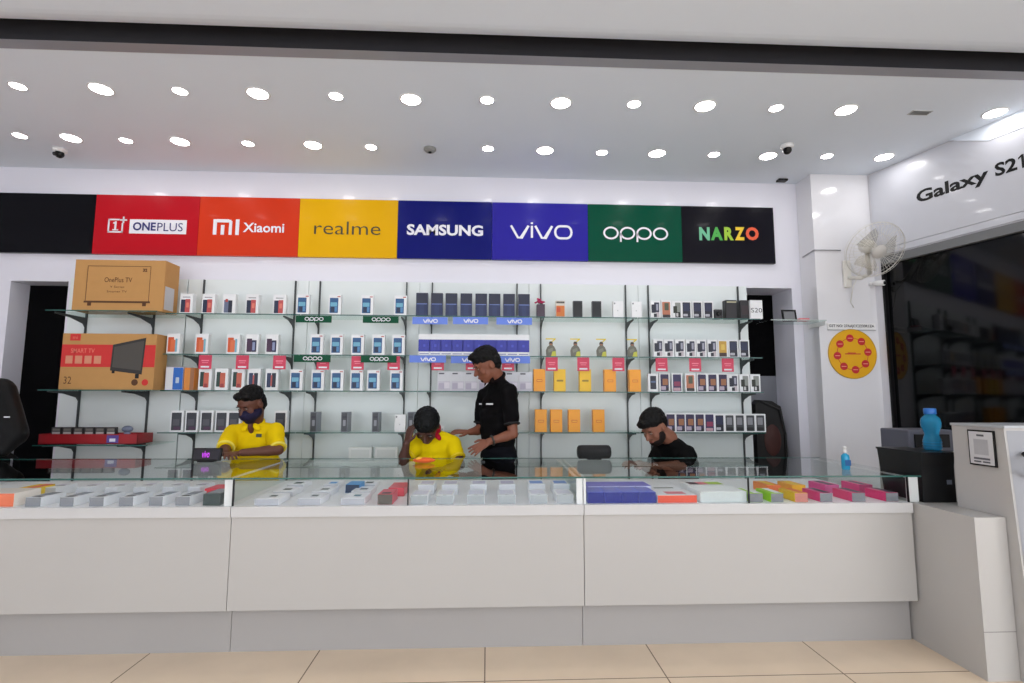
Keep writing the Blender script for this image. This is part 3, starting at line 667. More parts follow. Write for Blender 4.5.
# red tray with dark packets
zt_ = z_l[2]; a = aY(38, 442, 4.42); b_ = aY(137, 442, 4.42)
t = thing('display_tray', 'long red open tray on the lowest shelf of the television box unit', 'tray', ((a.x + b_.x) / 2, 4.42, zt_ + .0008)); w = (b_.x - a.x) / 2; TR = mat('tray_red', (158, 22, 32), .35, noise=.15, nscale=6)
MB().box(-w, w, 0, .2, 0, .004, TR).box(-w, w, 0, .004, 0, .08, TR).box(-w, w, .196, .2, 0, .08, TR).box(-w, -w + .004, 0, .2, 0, .08, TR).box(w - .004, w, 0, .2, 0, .08, TR).build('tray', t)
MB().box(w * .38, w * .62, -.002, 0, .01, .07, col((90, 70, 150))).box(w * .44, w * .56, -.003, -.002, .02, .045, SW).build('printed_badge', t)
pk0 = None
for k in range(6):
    x = (a.x + b_.x) / 2 - w * .82 + k * .086
    lab = 'dark small packet standing in the red tray, %s from left' % ORD[k]
    z = zt_ + .0055
    if pk0 is None:
        pk0 = MB().box(-.038, .038, 0, .03, 0, .125, mat('packet_black', (34, 32, 34), .4, noise=.4, nscale=40), .003).build('accessory_packet'); MB().box(-.028, .028, -.001, 0, .095, .115, col((120, 116, 110))).build('label_strip', pk0)
        MB().box(-.03, .03, -.001, 0, .07, .088, col((190, 186, 184))).build('printed_patch', pk0)
        pk0.location = (x, 4.5, z); tag(pk0, lab, 'packet', 'packets in the red tray')
    else: dup(pk0, (x, 4.5, z), lab, 'packets in the red tray')
x = aY(127, 430, 4.46).x
t = thing('toy_figure', 'small grey blue rounded toy standing in the red tray', 'toy', (x, 4.465, zt_ + .0055))
MB().ell((0, 0, .05), (.03, .02, .05), col((110, 116, 140))).build('body', t); MB().ell((0, 0, .112), (.045, .02, .028), col((104, 112, 132))).build('head', t)

# pale cartons behind the counter below the lowest shelf stand on a low ledge board
lz_ = aY(373, 461, 4.5).z
t = thing('low_storage_cabinet', 'low white cabinet under the shelves behind the seated staff, its top just above counter level', 'cabinet', (aY(372, 460, 4.6).x, 4.5, 0))
MB().box(-.5, .5, 0, .2, .06, lz_ - .002, BOARD, .004).build('body', t); MB().box(-.49, -.005, -.015, 0, .08, lz_ - .03, BOARD).build('door', t); MB().box(.005, .49, -.015, 0, .08, lz_ - .03, BOARD).build('door', t); MB().box(-.48, .48, .02, .18, 0, .06, BLACK).build('plinth', t)
for k, px in enumerate((360, 386)):
    x = aY(px, 455, 4.52).x
    o = MB().box(-.095, .095, 0, .05, 0, .11, mat('pale_carton', (222, 226, 224), .4), .003).build('flat_carton', None, (x, 4.52, lz_))
    MB().box(-.075, .075, -.001, 0, .02, .09, col((206, 212, 210))).build('printed_panel', o)
    tag(o, 'pale carton standing on low cabinet under the shelves, %s of two' % ORD[k], 'carton', 'pale cartons on the low cabinet')

# ------------------------------------------------------------ counter
CF = 2.978; CB = 3.87; ZG = .923; ZL = .772; ZLB = .716; ZP = .234; CK = 3.048
cx = [-4.3, aY(229, 560, CF).x, aY(584.2, 560, CF).x, aY(915.5, 560, CF).x]
GT = .008
def section(k, lab, posts, joints, gx0, gx1):
    x0, x1 = cx[k] + .0015, cx[k + 1] - .0015
    t = thing('display_counter', lab, 'counter', ((x0 + x1) / 2, CF, 0), 'glass-topped display counters'); X = t.location.x
    MB().box(x0 - X, x1 - X, 0, .025, ZP, ZLB, COUNT, .002).build('front_panel', t)
    MB().box(x0 - X, x1 - X, CK - CF, CK - CF + .02, 0, ZP + .002, KICK).build('kick_panel', t)
    MB().box(x0 - X, x1 - X, 0.001, CB - CF, ZLB, ZL, CASEW, .001).build('case_floor', t)
    MB().box(x0 - X, x1 - X, -.014, .0, ZLB, ZL, mat('ledge_laminate', (202, 202, 202), .3), .002).build('front_lip', t)
    for e in (x0, x1 - .02): MB().box(e - X, e + .02 - X, CK - CF + .02, CB - CF - .02, 0, ZLB - .001, COUNT).build('side_panel', t)
    MB().box(gx0 - X, gx1 - X, -.006, CB - CF + .02, ZG - GT, ZG, GTOP).box(gx0 - X, gx1 - X, -.0075, -.006, ZG - GT - .001, ZG, GEDGE).box(gx0 - X, gx1 - X, CB - CF + .02, CB - CF + .0215, ZG - GT, ZG, GEDGE).build('glass_top', t)
    MB().box(gx0 - X + .004, gx1 - X - .004, .004, .009, ZL, ZG - GT - .001, GFRONT).build('glass_front', t)
    for a, b_ in posts: MB().box(a - X, b_ - X, .012, .03, ZL, ZG - GT - .001, WHITEP).box(a - X, a + .006 - X, .03, CB - CF, ZL, ZG - GT - .001, glass('divider_glass', (.93, .97, .96), .6)).box(a - X, a + .014 - X, .03, CB - CF, ZG - GT - .009, ZG - GT - .001, WHITEP).build('post', t)
    for a in joints: MB().box(a - .003 - X, a + .003 - X, .0, .012, ZL, ZG - GT - .001, BLACK).build('joint_strip', t)
def fx(px): return aY(px, 490, CF).x
section(0, 'white display counter section nearest the doorway with grey-ended boxes in its case', [(cx[1] - .05, cx[1] - .004)], [], cx[0], cx[1] - .001)
section(1, 'white display counter section in front of the bowed man', [(cx[2] - .036, cx[2] - .003)], [fx(233), fx(408)], cx[1] + .001, cx[2] - .001)
section(2, 'white display counter section with blue and pink boxes beside the low white block', [(cx[2] + .003, cx[2] + .016), (fx(910), fx(920))], [fx(749), fx(908.5)], cx[2] + .001, fx(921))

# goods lying in the case: (px of front end left, right, front Y, length, height, top colour, end colour)
def lying(px0, px1, Y, d, h, top, end, lab, grp, pics=(), base=ZL, name='phone_box', rot=0):
    a = aY(px0, 500, Y).x; b_ = aY(px1, 500, Y).x; w = (b_ - a) / 2
    o = MB().box(-w, w, 0, d, 0, h, col(top, .35), .0012).build(name, None, ((a + b_) / 2, Y, base + .0005)); o.rotation_euler.z = rot
    MB().box(-w + .001, w - .001, -.0012, 0, .001, h - .001, col(end, .45)).build('end_label', o)
    if pics:
        p = MB()
        for k, (u0, v0, u1, v1, rgb) in enumerate(pics): p.poly([(-w + 2 * w * u0, d * v0, h + .0004 + k * .0003), (-w + 2 * w * u1, d * v0, h + .0004 + k * .0003), (-w + 2 * w * u1, d * v1, h + .0004 + k * .0003), (-w + 2 * w * u0, d * v1, h + .0004 + k * .0003)], col(rgb, .4))
        p.build('printed_picture', o, recalc=False)
    tag(o, lab, 'phone box', grp); return o
GE = (136, 138, 144)
b_row = [(25.5, 41), (60, 74), (89.5, 104), (119, 133.5), (149, 163), (175.5, 190)]
FY = 3.0
for k, (a, b_) in enumerate(b_row):
    lying(a, b_, FY, .17, .048, (232, 234, 238), GE, 'grey-ended white box, %s of six along the front of first case' % ORD[k], 'front row of the first case', [(.2, .08, .8, .3, (40, 44, 50)), (.15, .36, .9, .92, (138, 146, 158))])
    lying(a + 16 - .9 * k, b_ + 14 - .9 * k, FY + .3, .17, .05, (232, 234, 238), (200, 202, 208), 'white box, %s of six in the rear row of first case' % ORD[k], 'rear row of the first case', [(.1, .4, .9, .5, (50, 60, 60)), (.2, .5, .8, .8, (206, 200, 214))])
lying(203, 220, FY, .17, .062, (90, 96, 98), (52, 66, 66), 'dark-ended box lying at the divider end of the first case', None, [(.1, .1, .9, .9, (150, 156, 166))])
lying(204, 221, FY + .24, .15, .05, (226, 80, 96), (232, 70, 84), 'red box lying behind the dark-ended box', None)
lying(-34, 14, FY + .0, .17, .07, (240, 230, 220), (232, 120, 84), 'salmon box lying at the frame edge of the first case', None, rot=.0)
lying(13, 30, FY + .2, .17, .06, (236, 200, 60), (232, 140, 90), 'yellow-topped salmon box lying beside the grey-ended boxes', None, [(0, 0, .45, 1, (240, 196, 20)), (.45, 0, 1, 1, (232, 110, 84))], rot=0)
for k, (a, b_) in enumerate(((254.5, 278.5), (297.5, 320.5), (341, 364.5))):
    lying(a, b_, FY, .17, .035, (240, 240, 244), (178, 180, 188), 'flat white box, %s of three in front row of second case' % ORD[k], 'front row of the second case', [(.4, .35, .7, .62, [(70, 80, 84), (96, 100, 104), (50, 110, 130)][k])])
    lying(a + 18 - k * 4, b_ + 14 - k * 4, FY + .25, .17, .03, (240, 240, 244), (200, 200, 206), 'flat white box behind the front ones, %s of three in second case' % ORD[k], 'second row of the second case', [(.3, .3, .7, .6, [(40, 50, 50), (80, 90, 92), (60, 66, 80)][k])])
    lying(a + 32 - k * 7, b_ + 24 - k * 7, FY + .5, .17, .03, (240, 240, 244), (200, 200, 206), 'flat white box in the rear row, %s of three in second case' % ORD[k], 'rear row of the second case', [(.25, .2, .75, .6, [(30, 60, 60), (60, 150, 214), (50, 60, 60)][k])])
lying(345, 359, FY + .36, .14, .05, (60, 150, 214), (40, 60, 90), 'bright blue topped box among flat white boxes in second case', None)
lying(377.5, 392.5, FY, .17, .055, (222, 90, 104), (92, 86, 80), 'red-topped box with dark end beside the case joint', None, [(.2, .1, .8, .4, (90, 60, 66))])
lying(388, 404, FY + .24, .2, .05, (216, 84, 96), (222, 84, 96), 'red-topped box lying behind the dark-ended red one', None)
for k, (a, b_) in enumerate(((410.5, 427.5), (436, 453), (467, 484.5), (498, 515.5), (530, 547.5), (556.5, 573.5))):
    lying(a, b_, FY, .17, .048, (240, 242, 246), (166, 172, 176), 'grey-ended white box, %s of six along the front of third case' % ORD[k], 'front row of the third case', [(.4, -.001, .6, .05, (120, 126, 130)), (.1, .2, .9, .9, (226, 226, 240))])
    lying(a + 2 + (487 - a) * .07, b_ + 2 + (487 - b_) * .07, FY + .28, .17, .06, (238, 240, 244), (214, 216, 222), 'white box, %s of six in the rear row of third case' % ORD[k], 'rear row of the third case', [(.1, .2, .9, .8, (110, 150, 214) if k > 3 else (204, 200, 222))])
for k in range(4):
    lying(588 + 17.1 * k, 604.7 + 17.1 * k, FY, .17, .06, (112, 122, 214), (26, 38, 128), 'dark-ended blue box, %s of four along the front of fourth case' % ORD[k], 'front row of blue boxes', [(.1, .4, .9, .95, (130, 130, 206))])
    lying(588 + 16.0 * k, 603.7 + 16.0 * k, FY + .2, .17, .06, (130, 124, 208), (214, 216, 240), 'blue box with pale end, %s of four in rear row of fourth case' % ORD[k], 'rear row of blue boxes', [(.0, .4, 1, .95, (120, 112, 200))])
lying(657.5, 697, FY, .19, .042, (240, 238, 240), (222, 84, 60), 'flat white box with red orange end beside the blue boxes', None, [(.3, .2, .8, .6, (226, 130, 140))])
lying(651, 684, FY + .24, .19, .03, (240, 240, 242), (220, 220, 222), 'flat white box with grey strip behind the red-ended box', None, [(.2, .3, .8, .45, (90, 96, 90))])
lying(700.5, 747, FY, .2, .06, (244, 246, 246), (196, 204, 204), 'wide plain white box beside the red-ended box in fourth case', None)
lying(690, 728, FY + .26, .16, .05, (240, 240, 240), (210, 214, 214), 'pink and green pictured box behind the wide white box', None, [(.1, .3, .35, .9, (90, 60, 70)), (.35, .3, .6, .9, (230, 120, 130)), (.6, .3, 1, .9, (170, 200, 60))])
fin = [(749.8, 763, (160, 210, 40)), (771, 783.5, (160, 214, 30)), (795, 808, (240, 190, 40)), (820, 832.5, (214, 60, 130)), (852, 865.5, (222, 60, 120)), (886, 898.5, (222, 60, 120))]
for k, (a, b_, c) in enumerate(fin):
    lying(a, b_, FY, .17, .05, c, (120, 122, 128) if k != 2 else (190, 120, 110), '%s-topped box with grey end, %s from left in the last case' % (('green', 'green', 'yellow', 'pink', 'pink', 'pink')[k], ORD[k]), 'front row of the last case', [(.05, .05, .4, .95, c), (.4, .05, .95, .95, (236, 236, 236) if k < 2 else ((236, 120, 60) if k == 2 else (52, 48, 60)))])
    if k in (2, 3, 4, 5):
        lying(a - 29 + k * .6, b_ - 28 + k * .6, FY + .27, .17, .05, ((240, 140, 60), (240, 170, 50), (214, 70, 140), (222, 60, 130))[k - 2], ((230, 120, 70), (240, 180, 40), (196, 90, 140), (190, 70, 120))[k - 2], '%s box in the rear row, %s from left in the last case' % (('orange', 'amber', 'rose', 'pink')[k - 2], ORD[k - 2]), 'rear row of the last case', [(.3, .05, .7, .95, (70, 50, 64) if k > 3 else (240, 200, 60))])

# ------------------------------------------------------------ things on the counter
p = aY(594, 456, 3.78)
t = thing('wireless_speaker', 'black cylindrical speaker lying on the glass counter top', 'speaker', (p.x, 3.78, ZG + .0006)); q = Matrix.Translation((0, 0, .052)) @ Matrix.Rotation(PI / 2, 4, 'Y')
CLOTHB = mat('speaker_mesh', (12, 13, 15), .7, noise=.4, nscale=200, bump=.3)
MB().lathe([(0, -.118), (.034, -.118), (.046, -.108), (.048, -.09), (.048, .09), (.046, .108), (.034, .118), (0, .118)], CLOTHB, 28, q).build('body', t)
for s in (-1, 1): MB().lathe([(0, s * .1185), (.032, s * .1185), (.034, s * .114)], mat('rubber_cap', (18, 19, 21), .4), 24, q).build('end_cap', t)
MB().box(-.05, .05, -.02, .02, 0, .008, BLACK, .002).build('foot', t)
p = aY(210, 456, 3.74)
t = thing('tablet_stand', 'small black customer screen with purple glow on the counter beside masked man', 'screen', (p.x + .012, 3.66, ZG + .0006))
q = Matrix.Rotation(-.25, 4, 'X')
b = MB(); b.box(-.095, .095, 0, .014, .01, .095, BLACK, .003, q); b.build('screen_housing', t)
b = MB(); b.box(-.085, .085, -.001, 0, .018, .086, mat('screen_dark', (24, 18, 30), .15), 0, q); b.build('display', t)
b = MB(); PUR = mat('screen_purple', (190, 60, 220), .4, emit=.5)
text_bm(b, 'vivo', -.03, .02, .03, .075, -.0022, PUR, .02, M=q)
b.build('glowing_mark', t, recalc=False); MB().box(-.05, .05, -.01, .05, 0, .01, BLACK, .002).build('base', t)
p = aY(846, 470, 3.35); 
t = thing('spray_bottle', 'small blue hand sanitiser bottle with white cap on the counter glass', 'bottle', (aZ(846, 469.5, ZG).x, aZ(846, 469.5, ZG).y, ZG)); BL = mat('sanitiser_blue', (40, 160, 206), .2, noise=.05)
MB().lathe([(0, 0), (.02, 0), (.023, .004), (.023, .075), (.02, .088), (.009, .096), (.009, .1), (0, .1)], BL, 24).build('body', t)
MB().lathe([(.0, .1), (.012, .1), (.012, .112), (.008, .114), (.008, .13), (.012, .132), (.01, .14), (0, .142)], WHITEP, 20).build('cap', t)
MB().box(-.018, .018, -.0245, -.0225, .025, .06, col((20, 90, 150))).build('label', t)
p = aZ(424, 462.5, ZG + .003)
t = thing('orange_cloth_pouch', 'orange and red soft pouch on the counter in front of the bowed man', 'pouch', (aZ(424, 463, ZG).x, aZ(424, 463, ZG).y, ZG + .0006))
MB().ell((0, 0, .018), (.075, .04, .018), mat('pouch_orange', (232, 96, 30), .6, noise=.3, nscale=20)).build('pouch', t); MB().ell((-.03, -.01, .024), (.026, .02, .016), col((250, 190, 60))).build('patch', t)

# ------------------------------------------------------------ low white block, kiosk, black unit, bottle
LX = 2.421
t = thing('low_partition_block', 'low white block joining the counter end to the tall kiosk', 'block', (LX, 2.6, 0))
MB().prism([(.004, 0), (.168, 0), (.168, .28), (.31, .28), (.31, .8), (.004, .8)], 'z', 0, .770, COUNT).build('body', t)
MB().box(.0035, .1685, -.0008, 0, .226, .229, col((120, 118, 116))).build('seam', t)
KX = 2.59; KY = 2.5
t = thing('service_kiosk', 'tall white kiosk with grey front and framed notice on its side', 'kiosk', (KX, KY, 0)); KG = mat('kiosk_grey', (150, 152, 158), .35, noise=.04)
b = MB(); b.prism([(.03, 0.0), (.37, 0), (.37, 1.212), (.07, 1.212), (.035, .4)], 'x', 0.002, .9, COUNT); b.build('cabinet_body', t)
b = MB(); b.poly([(.012, .068, 1.2), (.88, .068, 1.2), (.88, .0335, .41), (.012, .0335, .41)], KG); b.poly([(.012, .029, .40), (.88, .029, .40), (.88, .027, .02), (.012, .027, .02)], KG); b.build('front_panel', t, recalc=False)
MB().box(-.004, .9, .06, .375, 1.2125, 1.226, mat('kiosk_top_grey', (178, 182, 186), .3), .002).build('top_panel', t)
MB().tube([(.075, .04, .98), (.075, 0.0, 1.0), (.07, -.005, 1.05), (.075, .05, 1.09)], .013, BLACK, 10).build('handle', t)
# framed notice on the side of the kiosk
A_ = aP(983, 448, Vector((KX, 0, 0)), Vector((1, 0, 0)))
n_ = thing('framed_notice', 'small black-framed white payment notice on the side of the kiosk', 'notice', (KX - .001, A_.y, A_.z))
MB().box(-.008, 0, -.075, .075, -.092, .092, BLACK, .001).build('frame', n_)
MB().box(-.0095, -.008, -.067, .067, -.084, .084, col((206, 206, 208))).build('sheet', n_)
b = MB(); b.box(-.0105, -.0095, -.04, .04, -.035, .045, col((176, 176, 180))); b.box(-.0105, -.0095, -.045, .045, -.06, -.05, col((90, 90, 96))); b.box(-.0105, -.0095, -.045, -.005, -.075, -.067, col((90, 90, 96))); b.box(-.0105, -.0095, .005, .045, -.075, -.067, col((90, 90, 96))); b.box(-.0105, -.0095, -.02, .02, .06, .07, col((90, 90, 96))); b.build('printed_lines', n_)
# black unit
BX0 = 2.485; BX1 = 2.68
y0_, y1_ = 2.975, 3.3
t = thing('equipment_box', 'black box-shaped electronic unit on the low block, under the blue bottle', 'electronic unit', ((BX0 + BX1) / 2, y0_, .771)); w = (BX1 - BX0) / 2
b = MB(); b.prism([(0, 0), (.30, 0), (.34, .27), (-.01, .27), (.0, .2)], 'x', -w, w, mat('black_casing', (8, 9, 12), .4, noise=.2)); b.build('casing', t)
MB().box(w - .05, w - .02, -.0015, 0, .1, .125, col((110, 116, 130))).build('logo', t)
MB().box(-w - .004, w + .004, -.014, .345, .2705, .282, mat('black_lid', (12, 13, 17), .3)).build('lid', t)
# blue water bottle
bp = aY(936, 449, 3.1)
t = thing('water_bottle', 'translucent blue water bottle standing on the black electronic unit', 'bottle', (bp.x - .02, 3.1, .771 + .2825)); WB_ = mat('bottle_blue', (30, 128, 176), .12, noise=.1)
WBG = bpy.data.materials.new('bottle_blue_plastic'); WBG.use_nodes = True; q_ = WBG.node_tree.nodes['Principled BSDF']; q_.inputs['Base Color'].default_value = (*lin((60, 170, 215)), 1); q_.inputs['Roughness'].default_value = .1; q_.inputs['Transmission Weight'].default_value = .6; q_.inputs['IOR'].default_value = 1.2
MB().lathe([(0, 0), (.042, 0), (.046, .006), (.046, .06), (.04, .078), (.036, .09), (.042, .115), (.05, .14), (.052, .165), (.046, .19), (.03, .205), (.028, .215), (0, .215)], WBG, 28).build('body', t)
MB().lathe([(0, .213), (.031, .213), (.032, .217), (.032, .243), (.029, .248), (0, .248)], mat('cap_blue', (40, 110, 190), .35), 24).build('cap', t)
b = MB()
for k in range(3): b.tube([(.0475 * math.cos(2 * PI * j / 20), .0475 * math.sin(2 * PI * j / 20), .015 + k * .016) for j in range(20)], .002, WB_, 6, closed=True)
b.build('grip_rings', t)
# grey machine behind, against the pillar wall
t = thing('grey_printer', 'grey and black office machine behind the black unit below the dark window', 'printer', (aY(922, 440, 3.65).x, 3.6, 0)); z0 = aY(922, 452, 3.6).z; z1 = aY(922, 430, 3.6).z
MB().box(-.14, .22, 0, .3, 0, z0, COUNT, .004).build('stand', t)
MB().box(-.13, .2, .01, .28, z0 + .0005, z1, mat('printer_grey', (96, 98, 110), .45), .01).build('body', t)
MB().box(-.09, .16, .0, .01, z0 + .03, z1 - .03, BLACK).build('paper_slot', t)

# ------------------------------------------------------------ pillar items
PF = PYF - .001
c = aY(852, 354, PF)
t = thing('round_sign', 'round yellow sign ringed by eight red discs on the pillar', 'sign', (c.x, PF, c.z)); R_ = .222; YM = mat('round_sign_yellow', (230, 172, 18), .35, noise=.05)
Q = Matrix.Rotation(PI / 2, 4, 'X')
MB().lathe([(0, 0), (R_, 0), (R_, .006), (R_ - .003, .008), (0, .008)], YM, 48, Q, smooth=False).build('disc', t)
MB().tube([(R_ * .995 * math.cos(2 * PI * j / 48), -.008, R_ * .995 * math.sin(2 * PI * j / 48)) for j in range(48)], .003, col((190, 150, 30)), 6, closed=True).build('rim', t)
RD = col((196, 34, 44)); PKT = col((240, 170, 150))
MB().tube([(R_ * .64 * math.cos(2 * PI * j / 48), -.009, R_ * .64 * math.sin(2 * PI * j / 48)) for j in range(48)], .0022, RD, 6, closed=True).build('ring_line', t)
for k in range(8):
    a = 2 * PI * k / 8 + .12; q = Matrix.Translation((R_ * .64 * math.cos(a), -.0085, R_ * .64 * math.sin(a))) @ Q
    o = MB().lathe([(0, 0), (.034, 0), (.034, .002), (0, .002)], RD, 20, q, smooth=False).build('red_disc', t)
    MB().box(R_ * .64 * math.cos(a) - .022, R_ * .64 * math.cos(a) + .022, -.0115, -.0108, R_ * .64 * math.sin(a) - .003, R_ * .64 * math.sin(a) + .003, PKT).build('printed_line', o)
MB().box(-.07, .075, -.0095, -.0085, -.004, .004, RD).box(-.045, .03, -.0095, -.0085, .006, .012, RD).build('centre_lettering', t)
a = aY(827, 323, PF); b2 = aY(875.5, 330, PF)
t = thing('number_plate_strip', 'narrow white plate with black capital lettering above the round yellow sign', 'sign', ((a.x + b2.x) / 2, PF, (a.z + b2.z) / 2)); w = (b2.x - a.x) / 2; h = abs(a.z - b2.z) / 2
MB().box(-w, w, -.005, 0, -h, h, WHITEP, .001).build('plate', t); text_obj('GST NO: 27AAJCC2230R1ZA', -w * .94, w * .94, -h * .5, h * .55, -.0058, col((40, 40, 44)), t, bold=.02)
MB().box(-w, w, -.006, 0, -h - .006, -h, mat('plate_shadow_edge', (140, 142, 146), .4)).build('shadow_strip', t)  # grey strip paints the shade along the plate's lower edge

# wall fan
mp_ = aY(846, 275, PF)
t = thing('wall_fan', 'white wall fan with round wire cage mounted on the pillar', 'fan', (mp_.x, PF, mp_.z)); FW = mat('fan_white', (224, 222, 216), .35)
b = MB(); b.box(-.035, .035, -.03, 0, -.12, .13, FW, .012); b.build('wall_mount', t)
MB().tube([(0, -.03, -.03), (.06, -.1, -.05), (.1, -.16, -.03)], .016, FW, 12).build('arm', t)
hub = aY(875, 250, 4.22) - Vector(t.location); nrm = Vector((-.05, -.84, -.5)).normalized()
q = nrm.to_track_quat('Z', 'Y').to_matrix().to_4x4(); q.translation = hub
MB().tube([(.1, -.16, -.03), hub - nrm * .12 - Vector((0, 0, .05))], .02, FW, 12).build('tilt_joint', t)
MB().lathe([(0, -.17), (.04, -.165), (.058, -.14), (.06, -.08), (.05, -.05), (0, -.05)], FW, 24, q).build('motor_housing', t)
WM = mat('cage_wire', (214, 212, 206), .35, .3)
b = MB(); RC = .236
for z_, rr in ((-.035, RC * .98), (.0, RC), (.035, RC * .96), (.05, RC * .6), (-.06, RC * .6)):
    b.tube([q @ Vector((rr * math.cos(2 * PI * j / 40), rr * math.sin(2 * PI * j / 40), z_)) for j in range(40)], .0036 if z_ == 0 else .0014, WM, 6, closed=True)
for k in range(48):
    a = 2 * PI * k / 48; ca, sa = math.cos(a), math.sin(a)
    b.tube([q @ Vector((ca * r2, sa * r2, z_)) for r2, z_ in ((.055, .06), (RC * .5, .056), (RC * .85, .042), (RC * .98, .02), (RC, 0))], .0014, WM, 4)
    if k % 2 == 0: b.tube([q @ Vector((ca * r2, sa * r2, z_)) for r2, z_ in ((.05, -.075), (RC * .6, -.066), (RC * .95, -.03), (RC, 0))], .0014, WM, 4)
b.build('wire_cage', t)
FB = glass('fan_blade_tint', (.9, .89, .86), .3, .3, .14)
for k in range(3):
    b = MB(); A = []; B = []
    for j in range(9):
        u = j / 8; r2 = .03 + u * .16; half = .25 + .42 * math.sin(PI * min(1, u * 1.05) ** .8 * .75); a0 = 2 * PI * k / 3 + .25 * u
        A.append(q @ Vector((r2 * math.cos(a0 - half), r2 * math.sin(a0 - half), -.012))); B.append(q @ Vector((r2 * math.cos(a0 + half), r2 * math.sin(a0 + half), .018)))
    va = [b.bm.verts.new(p_) for p_ in A]; vb = [b.bm.verts.new(p_) for p_ in B]; i_ = b.mi(FB)
    for j in range(8): b.bm.faces.new((va[j], va[j + 1], vb[j + 1], vb[j])).material_index = i_
    o = b.build('blade', t, recalc=False); md = o.modifiers.new('s', 'SOLIDIFY'); md.thickness = .003
MB().lathe([(0, -.02), (.03, -.02), (.032, .03), (0, .034)], FW, 20, q).build('hub', t)
b = MB().lathe([(0, .066), (.055, .064), (.06, .058), (.055, .055), (0, .055)], mat('badge_grey', (196, 194, 190), .3), 28, q); b.build('front_badge', t)
MB().tube([hub + nrm * -.1 + Vector((0, 0, -.05)), Vector((.03, -.04, -.12)), Vector((.02, -.01, -.25)), Vector((.05, -.004, -.3))], .004, FW, 6).build('cable', t)
# bullet camera on the pillar
p = aY(873, 284, PF)
t = thing('bullet_camera', 'small white bullet camera on the pillar under the fan', 'security camera', (p.x - .02, PF, p.z)); MB().lathe([(0, 0), (.022, 0), (.02, .02), (0, .02)], WHITEP, 20, Q).build('mount', t)
MB().tube([(0, -.02, 0), (.01, -.05, -.005), (.04, -.11, -.012)], [.012, .024, .026], WHITEP, 16).build('housing', t); MB().ell((.043, -.113, -.013), (.016, .008, .016), BLACK).build('lens', t)
# cable run across the pillar
pa = aY(796, 257, 4.74); pb = Vector((px0 - .006, PYF - .006, aY(812, 250, PF).z)); pc = Vector((mp_.x - .04, PYF - .007, aY(845, 250.5, PF).z))
t = MB().tube([(px0 - .006, 4.74, pa.z), pb, (px0 + .02, PYF - .007, pb.z), pc], .006, mat('cable_grey', (170, 170, 176), .4), 8).build('power_cable'); tag(t, 'thin grey cable running around the pillar to the wall fan', 'cable')
# corner glass shelf with frame
zs_ = aY(790, 322, 4.6).z; x0 = aY(768, 322, 4.5).x; x1 = px0 - .003
t = thing('corner_shelf', 'short glass shelf beside the pillar carrying a small black frame', 'shelf', (x0, 4.45, zs_))
MB().box(0, x1 - x0, 0, .26, -.008, 0, GSHELF).box(0, x1 - x0, -.0015, 0, -.009, 0, mat('shelf_edge_pale', (170, 182, 178), .3)).build('glass_panel', t); MB().box(x1 - x0 - .012, x1 - x0, .0, .25, -.045, -.0085, WHITEP).build('bracket', t)
p = aY(791, 319, 4.55); t = thing('photo_frame', 'small black tilted picture frame on the corner glass shelf', 'frame', (p.x, 4.56, zs_)); q = Matrix.Rotation(.18, 4, 'X') @ Matrix.Rotation(.1, 4, 'Y')
q = Matrix.Rotation(-.18, 4, 'X')
MB().box(-.065, .065, 0, .012, .0, .014, BLACK, 0, q).box(-.065, .065, 0, .012, .096, .11, BLACK, 0, q).box(-.065, -.051, 0, .012, .014, .096, BLACK, 0, q).box(.051, .065, 0, .012, .014, .096, BLACK, 0, q).build('frame', t); MB().box(-.051, .051, .004, .01, .014, .096, col((120, 122, 126)), 0, q).build('picture', t)
p = aY(806, 318, 4.55); t = thing('pink_packet', 'small flat pink packet beside the black frame on the glass shelf', 'packet', (p.x - .03, 4.52, zs_)); MB().box(-.045, .045, 0, .06, 0, .024, col((220, 110, 120)), .003).build('packet', t); MB().box(-.04, .04, -.001, 0, .004, .012, SW).build('label', t)

# dark rounded backpack in the recess
p = aY(768.5, 430, 4.9); t = thing('backpack', 'dark rounded backpack with dull red centre standing in the recess', 'bag', (p.x, 4.9, 0)); BKM = mat('bag_black', (13, 12, 14), .7, noise=.3, nscale=12, bump=.3)
zt2 = aY(765, 401, 4.9).z
b = MB(); b.prism([(-.14, .55), (.13, .55), (.15, .8), (.14, 1.05), (.1, zt2 - .05), (.02, zt2), (-.1, zt2 + .01), (-.14, zt2 - .03)], 'y', -.05, .05, BKM); b.build('bag_body', t)
MB().ell((.01, -.045, zt2 - .36), (.085, .02, .15), mat('rust_red', (62, 24, 18), .6, noise=.3, nscale=10)).build('front_pocket', t)
MB().tube([(-.1, -.05, zt2), (.08, -.05, zt2 - .08), (.13, -.05, zt2 - .3), (.12, -.05, .7)], .012, BLACK, 8).build('strap', t)
o = MB().box(rx0 + .005, rx1 - .005, 4.83, 4.99, 0, .548, GREYP, .004).build('low_stand'); tag(o, 'plain grey low stand under the backpack in the recess', 'stand')

